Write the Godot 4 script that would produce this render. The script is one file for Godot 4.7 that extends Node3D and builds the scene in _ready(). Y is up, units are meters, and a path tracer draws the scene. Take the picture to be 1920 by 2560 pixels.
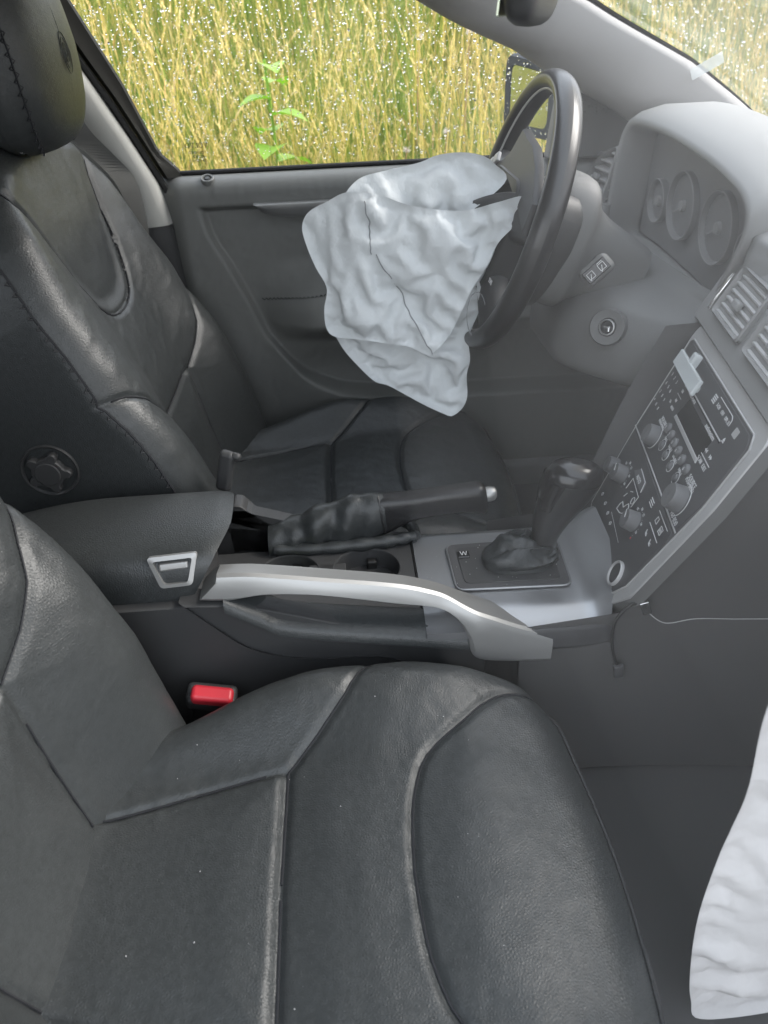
extends Node3D
# A car's front cabin, seen from its open passenger door: x runs to the car's front, y up, z to the passenger side. Metres.

var M := {}
var used := {}
var rng := RandomNumberGenerator.new()
var noise_a := FastNoiseLite.new()
var noise_b := FastNoiseLite.new()

# ------------------------------------------------------------------ mesh builder
class MB:
	var v := PackedVector3Array()
	var ix := PackedInt32Array()
	func tri(a: Vector3, b: Vector3, c: Vector3) -> void:
		var k := v.size()
		v.append(a); v.append(b); v.append(c)
		ix.append(k); ix.append(k + 1); ix.append(k + 2)
	func quad(a: Vector3, b: Vector3, c: Vector3, d: Vector3) -> void:
		tri(a, b, c); tri(a, c, d)
	func grid(nu: int, nv: int, f: Callable) -> void:
		var b := v.size()
		for j in nv + 1:
			for i in nu + 1:
				v.append(f.call(float(i) / nu, float(j) / nv))
		for j in nv:
			for i in nu:
				var a := b + j * (nu + 1) + i
				ix.append_array([a, a + nu + 2, a + 1, a, a + nu + 1, a + nu + 2])
	func rows(sections: Array, closed := false, caps := false) -> void:
		var b := v.size()
		var n: int = sections[0].size()
		for s in sections:
			for p in s: v.append(p)
		var m := n if closed else n - 1
		for j in sections.size() - 1:
			for i in m:
				var a := b + j * n + i
				var c := b + j * n + (i + 1) % n
				ix.append_array([a, c + n, c, a, a + n, c + n])
		if caps:
			for e in [0, sections.size() - 1]:
				var mid := Vector3()
				for p in sections[e]: mid += p
				mid /= n
				for i in n:
					var p: Vector3 = sections[e][i]
					var q: Vector3 = sections[e][(i + 1) % n]
					if e == 0: tri(mid, q, p)
					else: tri(mid, p, q)
	func tube(path: Array, r, segs := 8, caps := true) -> void:
		var secs := []
		var up := Vector3(0.31, 0.9, 0.27)
		var n := path.size()
		for i in n:
			var d: Vector3 = (path[mini(i + 1, n - 1)] - path[maxi(i - 1, 0)]).normalized()
			if absf(d.dot(up)) > 0.97: up = Vector3(0.9, 0.1, -0.4)
			up = (up - d * up.dot(d)).normalized()
			var w := d.cross(up)
			var rr: float = r.call(float(i) / (n - 1)) if r is Callable else r
			var ring := PackedVector3Array()
			for k in segs:
				var a := TAU * k / segs
				ring.append(path[i] + (up * cos(a) + w * sin(a)) * rr)
			secs.append(ring)
		rows(secs, true, caps)
	func lathe(profile: Array, segs: int, xf: Transform3D) -> void:   # profile of (radius, height) turned about the frame's z
		var secs := []
		for p in profile:
			var ring := PackedVector3Array()
			for k in segs:
				var a := TAU * k / segs
				ring.append(xf * Vector3(p.x * cos(a), p.x * sin(a), p.y))
			secs.append(ring)
		rows(secs, true, false)
	func rbox(size: Vector3, r: float, xf: Transform3D, k := 2) -> void:   # box with rounded edges
		var h := size / 2.0
		r = minf(r, minf(h.x, minf(h.y, h.z)) * 0.999)
		var core := h - Vector3(r, r, r)
		var ts := []
		for i in k + 1: ts.append([-1.0, tan(-PI / 4.0 + PI / 4.0 * i / k)])
		for i in k + 1: ts.append([1.0, tan(PI / 4.0 * i / k)])
		for ax in 3:
			for s in [-1.0, 1.0]:
				var b := v.size()
				var u1 := (ax + 1) % 3
				var u2 := (ax + 2) % 3
				for tj in ts:
					for ti in ts:
						var d := Vector3()
						d[ax] = s; d[u1] = ti[1]; d[u2] = tj[1]
						d = d.normalized()
						var c := Vector3()
						c[ax] = s * core[ax]; c[u1] = ti[0] * core[u1]; c[u2] = tj[0] * core[u2]
						v.append(xf * (c + d * r))
				var n := ts.size()
				for j in n - 1:
					for i in n - 1:
						var a := b + j * n + i
						if s > 0: ix.append_array([a, a + n + 1, a + 1, a, a + n, a + n + 1])
						else: ix.append_array([a, a + 1, a + n + 1, a, a + n + 1, a + n])
	func plate(poly: PackedVector2Array, depth: float, bevel: float, xf: Transform3D, back := true) -> void:   # outline in the frame's xy, from z = 0 up to depth
		var n := poly.size()
		var area := 0.0
		for i in n: area += poly[i].cross(poly[(i + 1) % n])
		if area < 0: poly.reverse()
		var inner := PackedVector2Array()
		for i in n:
			var e1 := (poly[i] - poly[(i + n - 1) % n]).normalized()
			var e2 := (poly[(i + 1) % n] - poly[i]).normalized()
			var nn := Vector2(-e1.y - e2.y, e1.x + e2.x)
			var l := maxf(0.5, nn.length_squared() / 2.0)
			inner.append(poly[i] + nn / nn.length() * bevel / sqrt(l / 1.0) if nn.length() > 1e-6 else poly[i])
		var lv := [[poly, 0.0], [poly, depth - signf(depth) * bevel], [inner, depth]]
		for e in 2:
			for i in n:
				var k := (i + 1) % n
				var p0: Vector2 = lv[e][0][i]
				var p1: Vector2 = lv[e][0][k]
				var q0: Vector2 = lv[e + 1][0][i]
				var q1: Vector2 = lv[e + 1][0][k]
				var z0: float = lv[e][1]
				var z1: float = lv[e + 1][1]
				quad(xf * Vector3(p0.x, p0.y, z0), xf * Vector3(q0.x, q0.y, z1), xf * Vector3(q1.x, q1.y, z1), xf * Vector3(p1.x, p1.y, z0))
		var t := Geometry2D.triangulate_polygon(inner)
		for i in range(0, t.size(), 3):
			tri(xf * Vector3(inner[t[i]].x, inner[t[i]].y, depth), xf * Vector3(inner[t[i + 2]].x, inner[t[i + 2]].y, depth), xf * Vector3(inner[t[i + 1]].x, inner[t[i + 1]].y, depth))
		if back:
			t = Geometry2D.triangulate_polygon(poly)
			for i in range(0, t.size(), 3):
				tri(xf * Vector3(poly[t[i]].x, poly[t[i]].y, 0), xf * Vector3(poly[t[i + 1]].x, poly[t[i + 1]].y, 0), xf * Vector3(poly[t[i + 2]].x, poly[t[i + 2]].y, 0))
	func smooth() -> ArrayMesh:   # one normal to a vertex
		var n := PackedVector3Array()
		n.resize(v.size())
		for i in range(0, ix.size(), 3):
			var a := v[ix[i]]
			var f := (v[ix[i + 2]] - a).cross(v[ix[i + 1]] - a)
			n[ix[i]] += f; n[ix[i + 1]] += f; n[ix[i + 2]] += f
		for i in n.size(): n[i] = n[i].normalized() if n[i].length_squared() > 1e-30 else Vector3.UP
		return pack(v, n, ix)
	func mesh(angle := 40.0) -> ArrayMesh:   # edges sharper than that angle stay sharp
		var fn := PackedVector3Array()
		var at := {}
		for i in range(0, ix.size(), 3):
			var a := v[ix[i]]
			fn.append((v[ix[i + 2]] - a).cross(v[ix[i + 1]] - a))
		for i in ix.size():
			var key := Vector3i((v[ix[i]] * 50000.0).round())
			if not at.has(key): at[key] = PackedInt32Array()
			at[key].append(i / 3)
		var vv := PackedVector3Array()
		var nn := PackedVector3Array()
		var lim := cos(deg_to_rad(angle))
		var unit := PackedVector3Array()
		for f in fn: unit.append(f.normalized())
		for i in ix.size():
			if fn[i / 3].length_squared() < 1e-26: continue
			var s := Vector3()
			for f in at[Vector3i((v[ix[i]] * 50000.0).round())]:
				if unit[f].dot(unit[i / 3]) >= lim: s += fn[f]
			vv.append(v[ix[i]])
			nn.append(s.normalized() if s.length_squared() > 1e-30 else unit[i / 3])
		return pack(vv, nn, PackedInt32Array())
	static func pack(vv: PackedVector3Array, nn: PackedVector3Array, ii: PackedInt32Array) -> ArrayMesh:
		var arr := []
		arr.resize(Mesh.ARRAY_MAX)
		arr[Mesh.ARRAY_VERTEX] = vv
		arr[Mesh.ARRAY_NORMAL] = nn
		if ii.size(): arr[Mesh.ARRAY_INDEX] = ii
		var m := ArrayMesh.new()
		m.add_surface_from_arrays(Mesh.PRIMITIVE_TRIANGLES, arr)
		return m

# ------------------------------------------------------------------ scene tree helpers
func thing(called: String, label: String, category: String, at := Vector3.ZERO, group := "", kind := "") -> Node3D:
	var o := Node3D.new()
	var k: int = used.get(called, 0)
	used[called] = k + 1
	o.name = called if k == 0 else "%s_%03d" % [called, k]
	add_child(o)
	o.position = at
	o.set_meta("label", label)
	if category: o.set_meta("category", category)
	if group: o.set_meta("group", group)
	if kind: o.set_meta("kind", kind)
	return o

func part(called: String, mesh, material: Material, parent: Node3D, kind := "", label := "") -> MeshInstance3D:   # mesh given in the car's axes
	var o := MeshInstance3D.new()
	o.name = called
	o.mesh = mesh.mesh() if mesh is MB else mesh
	o.material_override = null
	for s in o.mesh.get_surface_count(): o.mesh.surface_set_material(s, material) if not (o.mesh is PrimitiveMesh) else null
	if o.mesh is PrimitiveMesh: o.mesh.material = material
	parent.add_child(o, true)
	if parent.get_parent() == self and not parent is MeshInstance3D: o.position = -parent.position
	if kind: o.set_meta("kind", kind)
	if label: o.set_meta("label", label)
	return o

func lettering(s: String, size: float, xf: Transform3D, material: Material, parent: Node3D, font := "Droid Sans") -> MeshInstance3D:
	var t := TextMesh.new()
	var f := SystemFont.new()
	f.font_names = PackedStringArray([font])
	t.font = f
	t.text = s
	t.font_size = 32
	t.pixel_size = size / 23.0
	t.depth = 0.0004
	t.curve_step = 2.0
	t.material = material
	var o := MeshInstance3D.new()
	o.name = "lettering"
	o.mesh = t
	parent.add_child(o, true)
	o.transform = xf
	if parent.get_parent() == self and not parent is MeshInstance3D: o.position -= parent.position
	return o

func lin(r: float, g: float, b: float, a := 1.0) -> Color:
	return Color(r, g, b, a).linear_to_srgb()

func mat(called: String, c: Color, rough: float, metal := 0.0, normal: Texture2D = null, strength := 1.0, per_metre := 16.0) -> StandardMaterial3D:
	var m := StandardMaterial3D.new()
	m.resource_name = called
	m.albedo_color = c
	m.roughness = rough
	m.metallic = metal
	if normal:
		m.normal_enabled = true
		m.normal_texture = normal
		m.normal_scale = strength
		m.uv1_triplanar = true
		m.uv1_scale = Vector3.ONE * per_metre
	M[called] = m
	return m

func noise_tex(kind: int, freq: float, seed_: int, size := 512, bump := 4.0, normal := true, octaves := 1, ramp: Gradient = null, ret := 0) -> NoiseTexture2D:
	var n := FastNoiseLite.new()
	n.noise_type = kind
	n.frequency = freq
	n.seed = seed_
	n.fractal_octaves = octaves
	n.fractal_type = FastNoiseLite.FRACTAL_FBM if octaves > 1 else FastNoiseLite.FRACTAL_NONE
	n.cellular_return_type = ret
	var t := NoiseTexture2D.new()
	t.width = size
	t.height = size
	t.seamless = true
	t.as_normal_map = normal
	t.bump_strength = bump
	t.noise = n
	if ramp: t.color_ramp = ramp
	return t

func ramp(stops: Array) -> Gradient:
	var g := Gradient.new()
	var o := PackedFloat32Array()
	var c := PackedColorArray()
	for s in stops:
		o.append(s[0]); c.append(s[1])
	g.offsets = o
	g.colors = c
	return g

func frame(o: Vector3, x: Vector3, y: Vector3) -> Transform3D:
	x = x.normalized()
	var z := x.cross(y).normalized()
	return Transform3D(Basis(x, z.cross(x), z), o)

func at(o: Vector3) -> Transform3D:
	return Transform3D(Basis(), o)

func table(t: Array, x: float) -> float:   # piecewise linear through [x, y] pairs
	if x <= t[0][0]: return t[0][1]
	for i in t.size() - 1:
		if x <= t[i + 1][0]:
			return lerpf(t[i][1], t[i + 1][1], (x - t[i][0]) / (t[i + 1][0] - t[i][0]))
	return t[-1][1]

func ease_table(t: Array, x: float) -> float:   # the same through smooth steps (Catmull-Rom)
	var n := t.size()
	if x <= t[0][0]: return t[0][1]
	for i in n - 1:
		if x <= t[i + 1][0]:
			var k: float = (x - t[i][0]) / (t[i + 1][0] - t[i][0])
			return cubic_interpolate(t[i][1], t[i + 1][1], t[maxi(i - 1, 0)][1], t[mini(i + 2, n - 1)][1], k)
	return t[-1][1]

func spline(p: Array, per := 8, closed := false) -> Array:   # points along a smooth curve through p (Vector2 or Vector3)
	var out := []
	var n := p.size()
	for i in (n if closed else n - 1):
		var a = p[(i + n - 1) % n] if closed else p[maxi(i - 1, 0)]
		var d = p[(i + 2) % n] if closed else p[mini(i + 2, n - 1)]
		for k in per: out.append(p[i].cubic_interpolate(p[(i + 1) % n], a, d, float(k) / per))
	if not closed: out.append(p[n - 1])
	return out

func rounded(p: Array, r, steps := 4) -> PackedVector2Array:   # polygon with rounded corners
	var out := PackedVector2Array()
	var n := p.size()
	for i in n:
		var c: Vector2 = p[i]
		var a: Vector2 = p[(i + n - 1) % n] - c
		var b: Vector2 = p[(i + 1) % n] - c
		var rr: float = r[i] if r is Array else r
		rr = minf(rr, minf(a.length(), b.length()) * 0.49)
		for k in steps + 1:
			var t := float(k) / steps
			var p0 := c + a.normalized() * rr
			var p1 := c + b.normalized() * rr
			out.append(p0.lerp(c, t).lerp(c.lerp(p1, t), t))
	return out

func zigzag(path: Array, step: float, width: float, side: Callable) -> Array:   # points of a zigzag seam along a path
	var out := []
	var run := 0.0
	var flip := 1.0
	for i in path.size() - 1:
		var a: Vector3 = path[i]
		var b: Vector3 = path[i + 1]
		var l := a.distance_to(b)
		while run < l:
			var p := a.lerp(b, run / l)
			out.append(p + side.call(p, (b - a) / l) * width * flip)
			flip = -flip
			run += step
		run -= l
	return out

func seg_dist(p: Vector2, a: Vector2, b: Vector2) -> float:
	var d := b - a
	return (p - a - d * clampf((p - a).dot(d) / d.length_squared(), 0, 1)).length()

func path_dist(p: Vector2, path) -> float:
	var m := 1e9
	for i in path.size() - 1: m = minf(m, seg_dist(p, path[i], path[i + 1]))
	return m

# ------------------------------------------------------------------ the picture's frame, sky and light
func _ready() -> void:
	rng.seed = 7
	noise_a.seed = 3; noise_a.frequency = 1.0; noise_a.fractal_octaves = 3
	noise_b.seed = 11; noise_b.frequency = 1.0; noise_b.noise_type = FastNoiseLite.TYPE_CELLULAR
	noise_b.cellular_return_type = FastNoiseLite.RETURN_DISTANCE2_SUB
	var cam := Camera3D.new()
	cam.name = "camera"
	cam.transform = Transform3D(Basis(Vector3(0.99716423, -0.03729702, 0.06536378), Vector3(0.06670808, 0.84010857, -0.53830067), Vector3(-0.03483566, 0.54113447, 0.84021424)), Vector3(0.31010472, 1.22509949, 0.82127704))
	cam.fov = 66.82148535
	cam.near = 0.02
	cam.far = 200.0
	var lens := CameraAttributesPhysical.new()   # a phone's wide lens, focused inside the cabin
	lens.frustum_focal_length = 12.0 / tan(deg_to_rad(66.82148535) / 2.0)
	lens.frustum_near = 0.02
	lens.frustum_far = 200.0
	lens.frustum_focus_distance = 1.0
	lens.exposure_aperture = 4.7
	cam.attributes = lens
	add_child(cam)
	cam.current = true
	var env := Environment.new()
	env.background_mode = Environment.BG_SKY
	var sky := ProceduralSkyMaterial.new()
	sky.sky_top_color = Color(0.80, 0.84, 0.89)
	sky.sky_horizon_color = Color(0.93, 0.94, 0.95)
	sky.sky_curve = 0.25
	sky.ground_bottom_color = Color(0.3, 0.3, 0.26)
	sky.ground_horizon_color = Color(0.6, 0.6, 0.55)
	sky.sky_energy_multiplier = 1.0
	env.sky = Sky.new()
	env.sky.sky_material = sky
	env.tonemap_mode = Environment.TONE_MAPPER_LINEAR
	env.tonemap_exposure = EXPOSURE
	env.volumetric_fog_enabled = true
	env.volumetric_fog_density = 0.0
	env.sdfgi_enabled = true
	env.ssao_enabled = true
	env.ssil_enabled = true
	var we := WorldEnvironment.new()
	we.name = "world"
	we.environment = env
	add_child(we)
	var sun := DirectionalLight3D.new()
	sun.name = "sun"
	sun.light_energy = 0.5
	sun.light_color = Color(1.0, 0.985, 0.965)
	sun.light_angular_distance = 35.0
	sun.shadow_enabled = true
	sun.look_at_from_position(Vector3(6, 5.0, -1.2), Vector3.ZERO)
	add_child(sun)
	materials()
	surroundings()
	car_body()
	driver_door()
	seats()
	console()
	dashboard()
	centre_stack()
	steering()
	airbags()
	small_things()
	haze()

const EXPOSURE := 4.0

func materials() -> void:
	var grain := noise_tex(FastNoiseLite.TYPE_CELLULAR, 0.05, 5, 512, 3.0, true, 1, null, FastNoiseLite.RETURN_DISTANCE2_SUB)
	var fine := noise_tex(FastNoiseLite.TYPE_SIMPLEX, 0.12, 8, 512, 3.0, true, 2)
	var weave := noise_tex(FastNoiseLite.TYPE_SIMPLEX, 0.3, 9, 256, 3.0, true, 1)
	var wear := noise_tex(FastNoiseLite.TYPE_SIMPLEX, 0.012, 21, 512, 1.0, false, 4, ramp([[0.0, Color(0.86, 0.86, 0.86)], [0.45, Color(0.94, 0.94, 0.94)], [1.0, Color(1, 1, 1)]]))
	var rub := noise_tex(FastNoiseLite.TYPE_SIMPLEX, 0.02, 33, 512, 1.0, false, 4, ramp([[0.0, Color(0.75, 0.75, 0.75)], [0.5, Color(0.8, 0.8, 0.8)], [1.0, Color(0.86, 0.86, 0.86)]]))
	for a in [["leather", lin(0.036, 0.0395, 0.0405), 0.42, 0.8], ["leather_smooth", lin(0.022, 0.022, 0.023), 0.38, 0.4]]:
		var m := mat(a[0], a[1], a[2], 0.0, grain, a[3], 14.0)
		m.albedo_texture = wear
		m.roughness_texture = rub
		m.roughness = a[2] / 0.8
	mat("rim_leather", lin(0.02, 0.02, 0.021), 0.30, 0.0, grain, 0.12, 14.0)
	mat("thread", lin(0.012, 0.013, 0.016), 0.8)
	mat("black_plastic", lin(0.04, 0.0405, 0.0415), 0.52, 0.0, fine, 0.35, 18.0)
	mat("gloss_black", lin(0.012, 0.012, 0.013), 0.22)
	mat("dash_lower", lin(0.115, 0.115, 0.113), 0.58, 0.0, fine, 0.45, 16.0)  # lightened to imitate lens glare; the plastic itself is darker
	mat("dash_upper", lin(0.20, 0.20, 0.197), 0.66, 0.0, fine, 0.5, 14.0)  # glare from the windscreen is put into this lighter grey
	mat("door_trim", lin(0.15, 0.153, 0.146), 0.5, 0.0, fine, 0.5, 12.0)
	mat("pillar_trim", lin(0.34, 0.33, 0.322), 0.8, 0.0, weave, 0.4, 20.0)
	mat("pillar_plastic", lin(0.34, 0.34, 0.32), 0.62, 0.0, fine, 0.35, 16.0)
	mat("carpet", lin(0.07, 0.069, 0.068), 0.95, 0.0, weave, 0.35, 14.0)
	mat("rubber", lin(0.012, 0.012, 0.012), 0.6)
	mat("satin", lin(0.36, 0.36, 0.355), 0.46, 0.75, fine, 0.06, 25.0)
	mat("chrome", lin(0.72, 0.72, 0.72), 0.16, 1.0)
	mat("metal_paint", lin(0.30, 0.305, 0.315), 0.32, 0.65, fine, 0.08, 25.0)
	mat("panel_grey", lin(0.06, 0.06, 0.062), 0.42, 0.0, fine, 0.25, 20.0)
	mat("bezel_grey", lin(0.42, 0.415, 0.41), 0.45, 0.25, fine, 0.2, 20.0)
	mat("key_grey", lin(0.13, 0.13, 0.132), 0.45, 0.0, fine, 0.2, 20.0)
	mat("seam_grey", lin(0.28, 0.29, 0.30), 0.9)
	mat("bounce_grey", lin(0.16, 0.16, 0.155), 0.85, 0.0, fine, 0.6, 3.0)  # for the added sheet that bounces light upwards
	mat("console_side", lin(0.075, 0.074, 0.073), 0.6, 0.0, fine, 0.5, 16.0)
	mat("frame_black", lin(0.016, 0.016, 0.014), 0.7)
	M.frame_black.metallic_specular = 0.3
	mat("print", lin(0.55, 0.55, 0.55), 0.7)
	mat("dark_print", lin(0.02, 0.02, 0.02), 0.7)
	mat("red", lin(0.55, 0.03, 0.045), 0.4, 0.0, fine, 0.15, 20.0)
	var crumple := noise_tex(FastNoiseLite.TYPE_CELLULAR, 0.022, 15, 512, 5.0, true, 2, null, FastNoiseLite.RETURN_DISTANCE2_SUB)
	mat("nylon", lin(0.60, 0.625, 0.635), 0.85, 0.0, crumple, 0.45, 9.0)
	mat("nylon_warm", lin(0.46, 0.447, 0.443), 0.85, 0.0, crumple, 0.25, 5.0)
	mat("webbing", lin(0.10, 0.10, 0.095), 0.8, 0.0, weave, 0.6, 40.0)
	mat("paint", lin(0.03, 0.034, 0.04), 0.7)
	M.paint.metallic_specular = 0.2
	mat("mirror", lin(0.55, 0.60, 0.50), 0.16, 1.0)
	mat("soil", lin(0.06, 0.05, 0.03), 0.95)
	for k in ["print"]: M[k].specular_mode = 0
	var g := StandardMaterial3D.new()
	g.resource_name = "glass"
	g.albedo_color = Color(0.9, 0.95, 0.92, 0.03)
	g.transparency = BaseMaterial3D.TRANSPARENCY_ALPHA
	g.roughness = 0.02
	M["glass"] = g
	var w := StandardMaterial3D.new()
	w.resource_name = "water"
	w.albedo_color = Color(1, 1, 1, 0.0)
	w.transparency = BaseMaterial3D.TRANSPARENCY_ALPHA
	w.refraction_enabled = true
	w.refraction_scale = 0.033
	w.roughness = 0.0
	M["water"] = w
	var c := StandardMaterial3D.new()
	c.resource_name = "clear_plastic"
	c.albedo_color = Color(0.92, 0.94, 0.94, 0.38)
	c.transparency = BaseMaterial3D.TRANSPARENCY_ALPHA
	c.roughness = 0.12
	M["clear_plastic"] = c

# ------------------------------------------------------------------ outside
func bank(x: float, z: float) -> float:   # the verge rises away from the car
	var d := maxf(0.0, -z - 1.6)
	return 0.02 * d + 0.42 * smoothstep(0.0, 3.5, d) + 0.16 * maxf(0.0, d - 2.5) + 0.05 * noise_a.get_noise_2d(x * 0.9, z * 0.9) * smoothstep(0.0, 1.0, d)

func blade(b: MB, cols: PackedColorArray, p: Vector3, lean: Vector3, h: float, w: float, c: Color, segs := 4) -> void:
	var side := Vector3(lean.z, 0, -lean.x).normalized().rotated(Vector3.UP, rng.randf_range(-1.2, 1.2)) * w * 0.5
	var k := b.v.size()
	for i in segs + 1:
		var t := float(i) / segs
		var q := p + Vector3(0, h * (t - 0.22 * t * t * lean.length() * 2.0), 0) + lean * h * t * t
		var s := side * (1.0 - 0.92 * t * t)
		b.v.append(q - s); b.v.append(q + s)
		cols.append(c); cols.append(c)
	for i in segs:
		var a := k + 2 * i
		b.ix.append_array([a, a + 1, a + 3, a, a + 3, a + 2])

func clump(kind: int) -> ArrayMesh:
	var b := MB.new()
	var cols := PackedColorArray()
	var n: int = [44, 13, 12][kind]
	for i in n:
		var a := rng.randf() * TAU
		var p := Vector3(cos(a), 0, sin(a)) * 0.14 * sqrt(rng.randf())
		var dir := Vector3(cos(a + rng.randf_range(-1, 1)), 0, sin(a + rng.randf_range(-1, 1)))
		if kind == 0:
			var c := Color(0.05, 0.17, 0.012).lerp(Color(0.36, 0.46, 0.05), rng.randf())
			if rng.randf() < 0.2: c = Color(0.55, 0.44, 0.14)
			blade(b, cols, p, dir * rng.randf_range(0.02, 0.4), rng.randf_range(0.35, 0.95), rng.randf_range(0.003, 0.0065), c, 5)
		elif kind == 1:   # straw with slim seed heads
			var h := rng.randf_range(0.75, 1.3)
			var c := Color(0.76, 0.58, 0.18).lerp(Color(0.60, 0.50, 0.10), rng.randf())
			var lean := dir * rng.randf_range(0.0, 0.3)
			blade(b, cols, p, lean, h, 0.0042, c, 6)
			var head := rng.randf_range(0.07, 0.15)
			var open := rng.randf_range(0.15, 0.9)
			for j in 20:
				var t := 1.0 - head * (1.0 - j / 20.0)
				var q := p + Vector3(0, h * (t - 0.22 * t * t * lean.length() * 2.0), 0) + lean * h * t * t
				var d := (Vector3(rng.randf_range(-1, 1) * open, 1.0, rng.randf_range(-1, 1) * open)).normalized() * 0.014
				var s := Vector3(rng.randf_range(-1, 1), 0.0, rng.randf_range(-1, 1)) * 0.0022
				var k := b.v.size()
				b.v.append_array([q - s, q + s, q + d])
				b.ix.append_array([k, k + 1, k + 2])
				var cc := Color(0.84, 0.66, 0.32).lerp(c, rng.randf() * 0.6)
				cols.append_array([cc, cc, cc])
		else:   # bent and broken dry stalks, some with rusty heads
			var h := rng.randf_range(0.5, 1.1)
			var c := Color(0.52, 0.32, 0.12).lerp(Color(0.78, 0.63, 0.26), rng.randf())
			var lean := dir * rng.randf_range(0.1, 0.75)
			blade(b, cols, p, lean, h, 0.0045, c, 6)
			for j in 4:
				var t := rng.randf_range(0.3, 0.98)
				var q := p + Vector3(0, h * (t - 0.22 * t * t * lean.length() * 2.0), 0) + lean * h * t * t
				blade(b, cols, q, Vector3(rng.randf_range(-1, 1), 0, rng.randf_range(-1, 1)) * 0.8, rng.randf_range(0.05, 0.2), 0.004, c.lerp(Color(0.3, 0.34, 0.06), rng.randf() * 0.6), 3)
	var m := b.smooth()
	var arr := m.surface_get_arrays(0)
	arr[Mesh.ARRAY_COLOR] = cols
	var out := ArrayMesh.new()
	out.add_surface_from_arrays(Mesh.PRIMITIVE_TRIANGLES, arr)
	return out

func surroundings() -> void:
	var gr := MB.new()
	gr.grid(110, 90, func(u, v):
		var x: float = lerpf(-45, 60, u)
		var z: float = lerpf(14, -60, v)
		return Vector3(x, bank(x, z) - 0.01, z))
	var g := part("ground", gr.smooth(), M.soil, self, "structure")
	g.set_meta("label", "bare earth under the tall grass of the verge beside the car")
	var rd := MB.new()  # unseen sheet, added to bounce light into the cabin
	rd.grid(20, 4, func(u, v): return Vector3(lerpf(-45, 60, u), 0.004, lerpf(0.75, 7.5, v)))
	var bounce_sheet := part("bounce_sheet", rd.smooth(), M.bounce_grey, self, "structure")
	bounce_sheet.set_meta("label", "unseen grey sheet beside the open passenger door, added to bounce light into the car")
	var leaf := StandardMaterial3D.new()
	leaf.resource_name = "grass_blade"
	leaf.vertex_color_use_as_albedo = true
	leaf.roughness = 0.65
	leaf.cull_mode = BaseMaterial3D.CULL_DISABLED
	leaf.backlight_enabled = true
	leaf.backlight = Color(0.35, 0.38, 0.12)
	M["leaf"] = leaf
	var root := thing("tall_grass", "tall wet meadow grass, green and straw yellow, on the bank outside the driver's window", "grass", Vector3(1.5, 0, -4), "", "stuff")
	var called := ["green_grass", "straw_stalks", "dry_stalks"]
	for kind in 3:
		for variant in 3:
			var list := []
			var count: int = [2150, 270, 280][kind]
			for i in count:
				# most of it in the wedge that the windows show
				var far := pow(rng.randf(), 1.5)
				var z := lerpf(-1.75, -11.5, far)
				var x := lerpf(-0.9 + z * 0.38, 1.6 - z * 0.75, rng.randf())
				if i % 9 == 0:
					x = rng.randf_range(-9, 12)
					z = rng.randf_range(-1.5, -9)
				var patch := noise_a.get_noise_2d(x * 0.75 + 40, z * 0.75)
				if kind == 0 and patch < -0.10 and rng.randf() < 0.8: continue
				if kind == 1 and patch > 0.22 and rng.randf() < 0.7: continue
				if kind == 2 and patch > 0.05 and rng.randf() < 0.8: continue
				var s := rng.randf_range(0.75, 1.2) * (1.0 + 0.25 * smoothstep(2.0, 6.0, -z))
				var tilt := Basis(Vector3(rng.randf_range(-1, 1), 0, rng.randf_range(-1, 1)).normalized(), rng.randf_range(0, 0.12) if kind == 0 else rng.randf_range(0.0, 0.42))
				if kind == 1 and i % 4 == 0: z = rng.randf_range(-1.45, -2.4)
				list.append(Transform3D(tilt * Basis(Vector3.UP, rng.randf() * TAU) * Basis().scaled(Vector3(s, s, s)), Vector3(x, bank(x, z) - 0.02, z)))
			var mm := MultiMesh.new()
			mm.transform_format = MultiMesh.TRANSFORM_3D
			mm.use_colors = true
			mm.mesh = clump(kind)
			mm.mesh.surface_set_material(0, leaf)
			mm.instance_count = list.size()
			for i in list.size():
				mm.set_instance_transform(i, list[i])
				var k := rng.randf_range(0.55, 1.0) if kind == 0 else rng.randf_range(0.75, 1.05)
				mm.set_instance_color(i, Color(k, k * rng.randf_range(0.93, 1.02), k * rng.randf_range(0.8, 1.05)))
			var o := MultiMeshInstance3D.new()
			o.name = called[kind]
			o.multimesh = mm
			o.position = -root.position
			o.set_meta("kind", "stuff")
			root.add_child(o, true)
	leafy_weed()
	seed_tufts()

func leafy_weed() -> void:   # the bright green plant in the middle of the window
	var base := Vector3(0.125, 0.0, -1.86)
	var w := thing("leafy_weed", "bright green broad-leaved weed standing in the yellow grass outside the driver's window", "weed", base)
	var gm := mat("weed_green", lin(0.20, 0.33, 0.03), 0.5)
	gm.backlight_enabled = true
	gm.backlight = Color(0.4, 0.6, 0.1)
	var st_ := MB.new()
	st_.tube(spline([base, base + Vector3(0.02, 0.5, 0), base + Vector3(0.0, 1.12, 0.01)], 6), 0.0045, 6)
	part("stem", st_, gm, w)
	for i in 12:
		var h := 0.62 + 0.044 * i
		var a := i * 2.4
		var d := Vector3(cos(a), 0.2, sin(a)).normalized()
		var l := 0.15 * (1.0 - 0.03 * i)
		var side := d.cross(Vector3.UP).normalized()
		var b := MB.new()
		b.grid(4, 8, func(u, v):
			var ww: float = 0.40 * l * sin(PI * pow(v, 0.7)) + 0.002
			var k: float = (u - 0.5) * 2.0
			return base + Vector3(0.01, h, 0.01) + d * l * v + side * ww * k + Vector3(0, 0.25 * absf(k) * ww - 0.35 * l * v * v, 0))
		part("leaf", b.smooth(), gm, w)

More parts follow.
